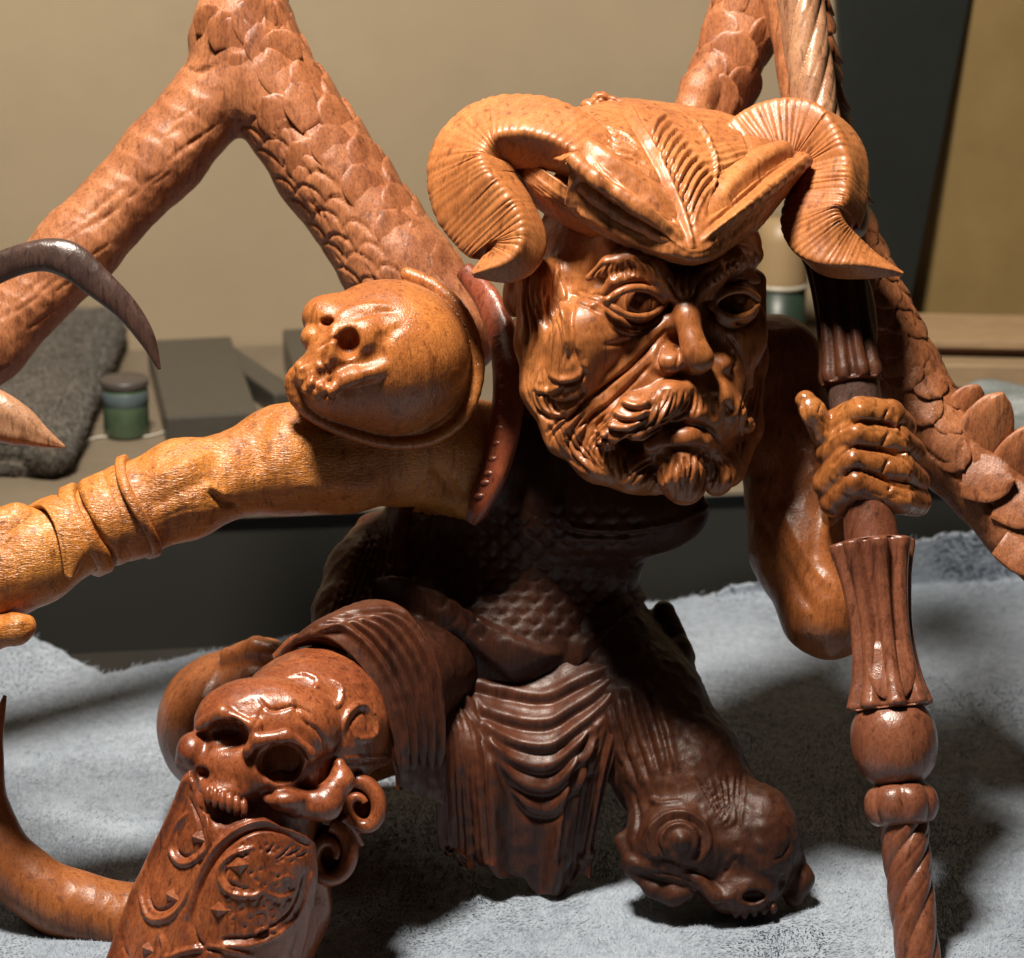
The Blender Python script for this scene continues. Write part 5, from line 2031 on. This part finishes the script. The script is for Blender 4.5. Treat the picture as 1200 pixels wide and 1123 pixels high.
wtube('hook', [p3(-70, 360, 60), p3(-10, 318, 66), p3(40, 300, 72), p3(78, 304, 74), p3(112, 330, 72), p3(148, 362, 66), p3(172, 396, 60), p3(187, 433, 56)], 140, 32,
      [(16, 9), (17, 9), (18, 10), (21, 11), (18, 10), (14, 9), (10, 7), (2, 2)], M['blade'], power=2.4, section=lambda p, s: 1 + 0.03 * np.sin(p * 3 + s * 9))
wtube('point', [p3(-70, 470, 100), p3(-20, 482, 104), p3(20, 498, 104), p3(50, 513, 102), p3(76, 524, 100)], 80, 28, [(24, 16), (30, 18), (24, 15), (12, 9), (1.5, 1.5)], M['rope'], power=2.0,
      section=lambda p, s: 1 - 0.13 * np.exp(-((p - 1.4) / 0.3) ** 2))
wtube('handle', [p3(-70, 340, 70), p3(-66, 500, 110), p3(-60, 700, 150), p3(-60, 880, 180)], 60, 24, [(22, 22), (22, 22), (24, 24), (22, 22)], M['blade'])

# ------------------------------------------------------------------ the towel under the figure


def towel_height(x, y):
    """small rolls of the cloth, metres"""
    z = 0.0022 + 0.0016 * np.sin(x * 21 + y * 9) + 0.0012 * np.sin(y * 33 - x * 13 + 1.0) + 0.0008 * np.sin(x * 57 + y * 41)
    return np.maximum(z, 0.0008) 


def back_edge(x):
    """where the cloth ends, as y for every x, following the photographed edge"""
    px = [-300, -40, 40, 120, 170, 250, 340, 430, 600, 760, 860, 970, 1070, 1140, 1300, 1500]
    py = [720, 726, 742, 782, 770, 752, 742, 730, 716, 699, 684, 668, 655, 648, 642, 636]
    w = np.array([on_plane(a, b, 0.004) for a, b in zip(px, py)])
    return np.interp(x, w[:, 0], w[:, 1])


def build_towel():
    nx, ny = 300, 240
    x = np.linspace(-0.34, 0.36, nx)
    v = np.linspace(0, 1, ny)
    be = back_edge(x) + 0.0006 * np.sin(x * 900) + 0.0008 * np.sin(x * 370 + 1)
    X = np.tile(x, (ny, 1))
    Y = 0.50 + v[:, None] * (be - 0.50)[None, :]
    sf = ((SO - np.stack([X, Y, 0 * X], -1)) @ EY)           # distance left to the shelf front
    climb = np.clip(0.006 - sf, 0, None)                     # cloth that reaches the shelf climbs its face
    Y = np.where(climb > 0, Y - climb, Y)
    Z = towel_height(X, Y) + climb * 0.9
    W = np.stack([X, Y, Z], -1)
    base = np.array([0, 0.7, 0.0])
    F = grid_faces(nx, ny)
    Wt = W.reshape(-1, 3)
    t = thing('towel', base, 'blue grey terry towel spread on the bench under the carving', 'towel')
    n = len(Wt)
    Wb = Wt.copy()
    Wb[:, 2] = np.maximum(Wb[:, 2] - 0.003, -0.0115)
    ring_ = np.concatenate([np.arange(nx), np.arange(1, ny) * nx + nx - 1, (ny - 1) * nx + np.arange(nx - 2, -1, -1), np.arange(ny - 2, 0, -1) * nx])
    side = np.stack([ring_, ring_ + n, np.roll(ring_, -1) + n, np.roll(ring_, -1)], 1)
    add_mesh('cloth', np.vstack([Wt, Wb]), np.vstack([F, side]), M['towel'], t, base)
    # pile: short bent loops all over
    nf = 165000
    r = np.random.default_rng(5)
    # denser near the camera view
    px = r.uniform(-60, 1260, nf * 2)
    py = r.uniform(640, 1160, nf * 2)
    d = FWD * D + RIGHT * (px[:, None] - 600) + UP * (561.5 - py[:, None])
    tt = (0.003 - CAM[2]) / d[:, 2]
    Q = CAM + d * tt[:, None]
    b_ = back_edge(Q[:, 0]) + 0.0006 * np.sin(Q[:, 0] * 900) + 0.0008 * np.sin(Q[:, 0] * 370 + 1)
    ok = Q[:, 1] < b_ + r.uniform(-0.004, 0.0025, len(Q))
    Q = Q[ok][:nf]
    nf = len(Q)
    sfq = (SO - Q) @ EY
    cl = np.clip(0.006 - sfq, 0, None)
    Q[:, 1] -= cl
    Q[:, 2] = towel_height(Q[:, 0], Q[:, 1]) + cl * 0.9 - 0.0003
    # lean field, so the nap lies in swirls
    ang = 2.2 * vnoise(Q * 1000, 38.0, 3) + 1.2 * vnoise(Q * 1000, 9.0, 4) + r.normal(0, 0.4, nf)
    lean = np.stack([np.cos(ang), np.sin(ang), np.zeros(nf)], 1)
    hgt = r.uniform(0.0007, 0.0016, nf)
    wdt = r.uniform(0.00018, 0.00032, nf)
    out = r.uniform(0.6, 1.5, nf)
    sd = np.stack([-lean[:, 1], lean[:, 0], np.zeros(nf)], 1)
    a = Q - sd * wdt[:, None]
    b = Q + sd * wdt[:, None]
    tip = Q + lean * (hgt * out)[:, None] + np.array([0, 0, 1]) * (hgt * r.uniform(0.6, 1.0, nf))[:, None]
    V = np.stack([a, b, tip], 1).reshape(-1, 3)
    tri = np.arange(nf * 3).reshape(-1, 3)
    p = add_mesh('pile', V, tri, M['towel'], t, base, smooth=False)
    p["kind"] = "stuff"
    return t


build_towel()

# ------------------------------------------------------------------ things on the shelf


def shelf_pts(pts, h):
    return [on_plane(x, y, HS + h) for x, y in pts]


def rect_from(front_l, front_r, back_l, h):
    """a true rectangle on the shelf: front edge and its depth"""
    a, b, c = (on_plane(*q, HS + h) for q in (front_l, front_r, back_l))
    ex = b - a
    e = ex / np.linalg.norm(ex)
    n = np.array([-e[1], e[0], 0])
    dep = (c - a) @ n
    return [a, b, b + n * dep, a + n * dep]


def stone(fl, fr_, bl_, h, label):
    T = rect_from(fl, fr_, bl_, h)
    base = np.array(T).mean(0)
    base[2] = HS
    o = slab('sharpening_stone', T, h - 0.0004, M['stone'], None, base, 0.0012)
    tag(o, label, 'stone', 'grey stones on the shelf')
    return o


stone((194, 489), (303, 483), (184, 398), 0.013, 'wide flat grey sharpening stone between the green jar and the arm')
stone((321, 462), (352, 458), (303, 402), 0.010, 'narrow dark grey stone beside the wide flat one')
stone((352, 455), (420, 452), (322, 386), 0.017, 'tall grey stone block partly hidden by the shoulder guard')
stone((440, 440), (520, 436), (356, 372), 0.021, 'hindmost grey stone peeping above the shoulder guard')


def lathe(name, prof, centre, mat, parent, base, k=48):
    V, n = [], len(prof)
    for r, z in prof:
        for j in range(k):
            a = 2 * math.pi * j / k
            V.append((centre[0] + r * math.cos(a), centre[1] + r * math.sin(a), centre[2] + z))
    return add_mesh(name, np.array(V), grid_faces(k, n, True), mat, parent, base)


jc = on_plane(149, 510, HS)
jar = thing('jar', jc, 'small green and blue glass jar with dark lid by the rolled towel', 'jar')
lathe('glass_body', [(0.0005, 0.0005), (0.0090, 0.0005), (0.0094, 0.0015), (0.0094, 0.0205), (0.0088, 0.0215), (0.0005, 0.0215)], jc, M['jar'], jar, jc)
lathe('label_band', [(0.00945, 0.014), (0.0096, 0.0142), (0.0096, 0.0196), (0.00945, 0.0198)], jc, M['jar_band'], jar, jc)
lathe('lid', [(0.0005, 0.0213), (0.0096, 0.0213), (0.0099, 0.0218), (0.0099, 0.0240), (0.0095, 0.0246), (0.0005, 0.0247)], jc, M['lid'], jar, jc)

# thread on the shelf
tp_ = [on_plane(x, y, HS + 0.0007) for x, y in ((94, 530), (100, 518), (120, 512), (150, 514), (180, 510), (192, 506))]


def world_tube(name, P, r, mat, n=60, k=8):
    Pm = catmull(np.array(P), n)
    T = np.gradient(Pm, axis=0)
    T /= np.linalg.norm(T, axis=1, keepdims=True)
    N = np.cross(T, EZ)
    N /= np.linalg.norm(N, axis=1, keepdims=True)
    B2 = np.cross(T, N)
    a = np.linspace(0, 2 * math.pi, k, endpoint=False)
    V = (Pm[:, None] + r * (np.cos(a)[None, :, None] * N[:, None] + np.sin(a)[None, :, None] * B2[:, None])).reshape(-1, 3)
    return add_mesh(name, V, grid_faces(k, n, True), mat, None, Pm[0])


tag(world_tube('thread', tp_, 0.0005, M['thread']), 'pale loose thread lying on the shelf below the jar', 'thread')


def build_roll():
    """dark towel folded into a thick pad on the shelf"""
    a = on_plane(20, 560, HS)
    b = on_plane(92, 412, HS)
    f = Field()
    # work in millimetres from a
    ex = (b - a)
    ln = np.linalg.norm(ex)
    ex /= ln
    sx = np.array([ex[1], -ex[0], 0])
    ln *= 1000

    class Fr:
        pass
    fr = Frame((0, 0, 0))
    fr.M = np.stack([sx, ex, EZ])
    for i, (w, z, h_) in enumerate(((15, 4.2, 3.6), (15.5, 11, 3.4), (14, 17.2, 3.2))):
        f.box(ex * ln * 0.5 + EZ * z + sx * (-2 + i * 0.5), (w, ln * 0.5 - 3, max(0.2, h_ - 3.2)), 3.4, 1.2, fr)
    f.cone(ex * 2 + sx * 13 + EZ * 10.6, ex * (ln - 2) + sx * 13 + EZ * 10.6, 9.6, 9.2, 3)
    c = f.mesh(0.8)
    V = c.V
    V = V + c.N * (0.7 * vnoise(V, 5.0, 8) + 0.35 * vnoise(V, 1.6, 9))[:, None]
    W = a + V / 1000.0
    W[:, 2] = np.maximum(W[:, 2], HS + 0.0003)
    t = thing('folded_towel', a, 'dark brown grey towel folded thick on the shelf at far left', 'towel')
    add_mesh('cloth', W, c.F, M['rolltowel'], t, a)
    r = np.random.default_rng(9)
    m = 26000
    i = r.integers(0, len(W), m)
    Q = W[i] + r.normal(0, 0.0002, (m, 3))
    nrm = c.N[i] + r.normal(0, 0.45, (m, 3))
    nrm /= np.linalg.norm(nrm, axis=1, keepdims=True)
    sd = np.cross(nrm, r.normal(0, 1, (m, 3)))
    sd /= np.linalg.norm(sd, axis=1, keepdims=True)
    L_ = r.uniform(0.0008, 0.0019, m)[:, None]
    VV = np.stack([Q - sd * 0.0003, Q + sd * 0.0003, Q + nrm * L_], 1).reshape(-1, 3)
    VV[:, 2] = np.maximum(VV[:, 2], HS + 0.0003)
    p = add_mesh('pile', VV, np.arange(m * 3).reshape(-1, 3), M['rolltowel'], t, a, smooth=False)
    p["kind"] = "stuff"


build_roll()

# cream cup on its dark green foot, seen between the face and the right horn
cb = on_plane(912, 356, HS)
cc_ = on_plane(912, 415, HS)
cup = thing('cup', cc_, 'cream plastic cup with pale rim on dark green foot behind the face', 'cup')
lathe('foot', [(0.0005, 0.0), (0.0115, 0.0), (0.012, 0.001), (0.0118, 0.0315), (0.0005, 0.032)], cc_, M['dkgreen'], cup, cc_)
lathe('shade', [(0.0105, 0.0322), (0.0120, 0.0324), (0.0124, 0.036), (0.0106, 0.054), (0.0092, 0.064), (0.0005, 0.0645)], cc_, M['cream'], cup, cc_)
lathe('rim', [(0.0123, 0.0326), (0.0130, 0.0330), (0.0130, 0.0340), (0.0123, 0.0346)], cc_, M['white'], cup, cc_)

# boards stacked at the right
T = rect_from((1040, 426), (1230, 430), (1040, 402), 0.0112)
lb = slab('board', T, 0.0108, M['board2'], None, np.array(T).mean(0) * np.array([1, 1, 0]) + EZ * HS, 0.0008)
tag(lb, 'grey brown board at the bottom of the stack behind the right wing', 'board', 'boards on the shelf')
T = rect_from((1030, 398), (1230, 402), (1030, 366), 0.0195)
ub = slab('board', T, 0.0035, M['board'], None, np.array(T).mean(0) * np.array([1, 1, 0]) + EZ * HS, 0.0006)
tag(ub, 'pale tan board on top of the stack behind the right wing', 'board', 'boards on the shelf')
T = rect_from((1030, 404), (1230, 408), (1030, 372), 0.0158)
rb = slab('board', T, 0.0035, M['redboard'], None, np.array(T).mean(0) * np.array([1, 1, 0]) + EZ * HS, 0.0005)
tag(rb, 'thin red brown strip between the stacked boards on the right', 'board', 'boards on the shelf')
T = rect_from((1086, 412), (1186, 414), (1086, 398), 0.0122)
wb = slab('board', T, 0.0008, M['white'], None, np.array(T).mean(0) * np.array([1, 1, 0]) + EZ * HS, 0.0005)
tag(wb, 'short whitish slat lying in the stack of boards on the right', 'board', 'boards on the shelf')


def build_sheet():
    nx, ny = 70, 50
    a = on_plane(1112, 520, HS)
    u, v = np.meshgrid(np.linspace(0, 0.09, nx), np.linspace(0, 0.045, ny))
    z = 0.003 + 0.008 * np.abs(np.sin(u * 70 + v * 60)) * np.clip(v / 0.02, 0, 1) + 0.003 * np.sin(v * 190 + u * 80) ** 2
    W = a + u[..., None] * EX + v[..., None] * EY + z[..., None] * EZ
    o = add_mesh('plastic_sheet', W.reshape(-1, 3), grid_faces(nx, ny), M['greycloth'], None, a)
    md = o.modifiers.new('solid', 'SOLIDIFY')
    md.thickness = 0.0006
    tag(o, 'crumpled grey blue plastic sheet on the shelf behind the right wing', 'sheet')


build_sheet()
wc_ = on_plane(1150, 632, 0.006)
wc_[2] = 0.006
lid_o = lathe('cap', [(0.0005, 0.007), (0.010, 0.007), (0.0112, 0.006), (0.0116, 0.0005), (0.0108, 0.0), (0.0005, 0.0)], wc_, M['white'], None, wc_)
tag(lid_o, 'round white plastic cap lying on the towel behind the right wing', 'cap')
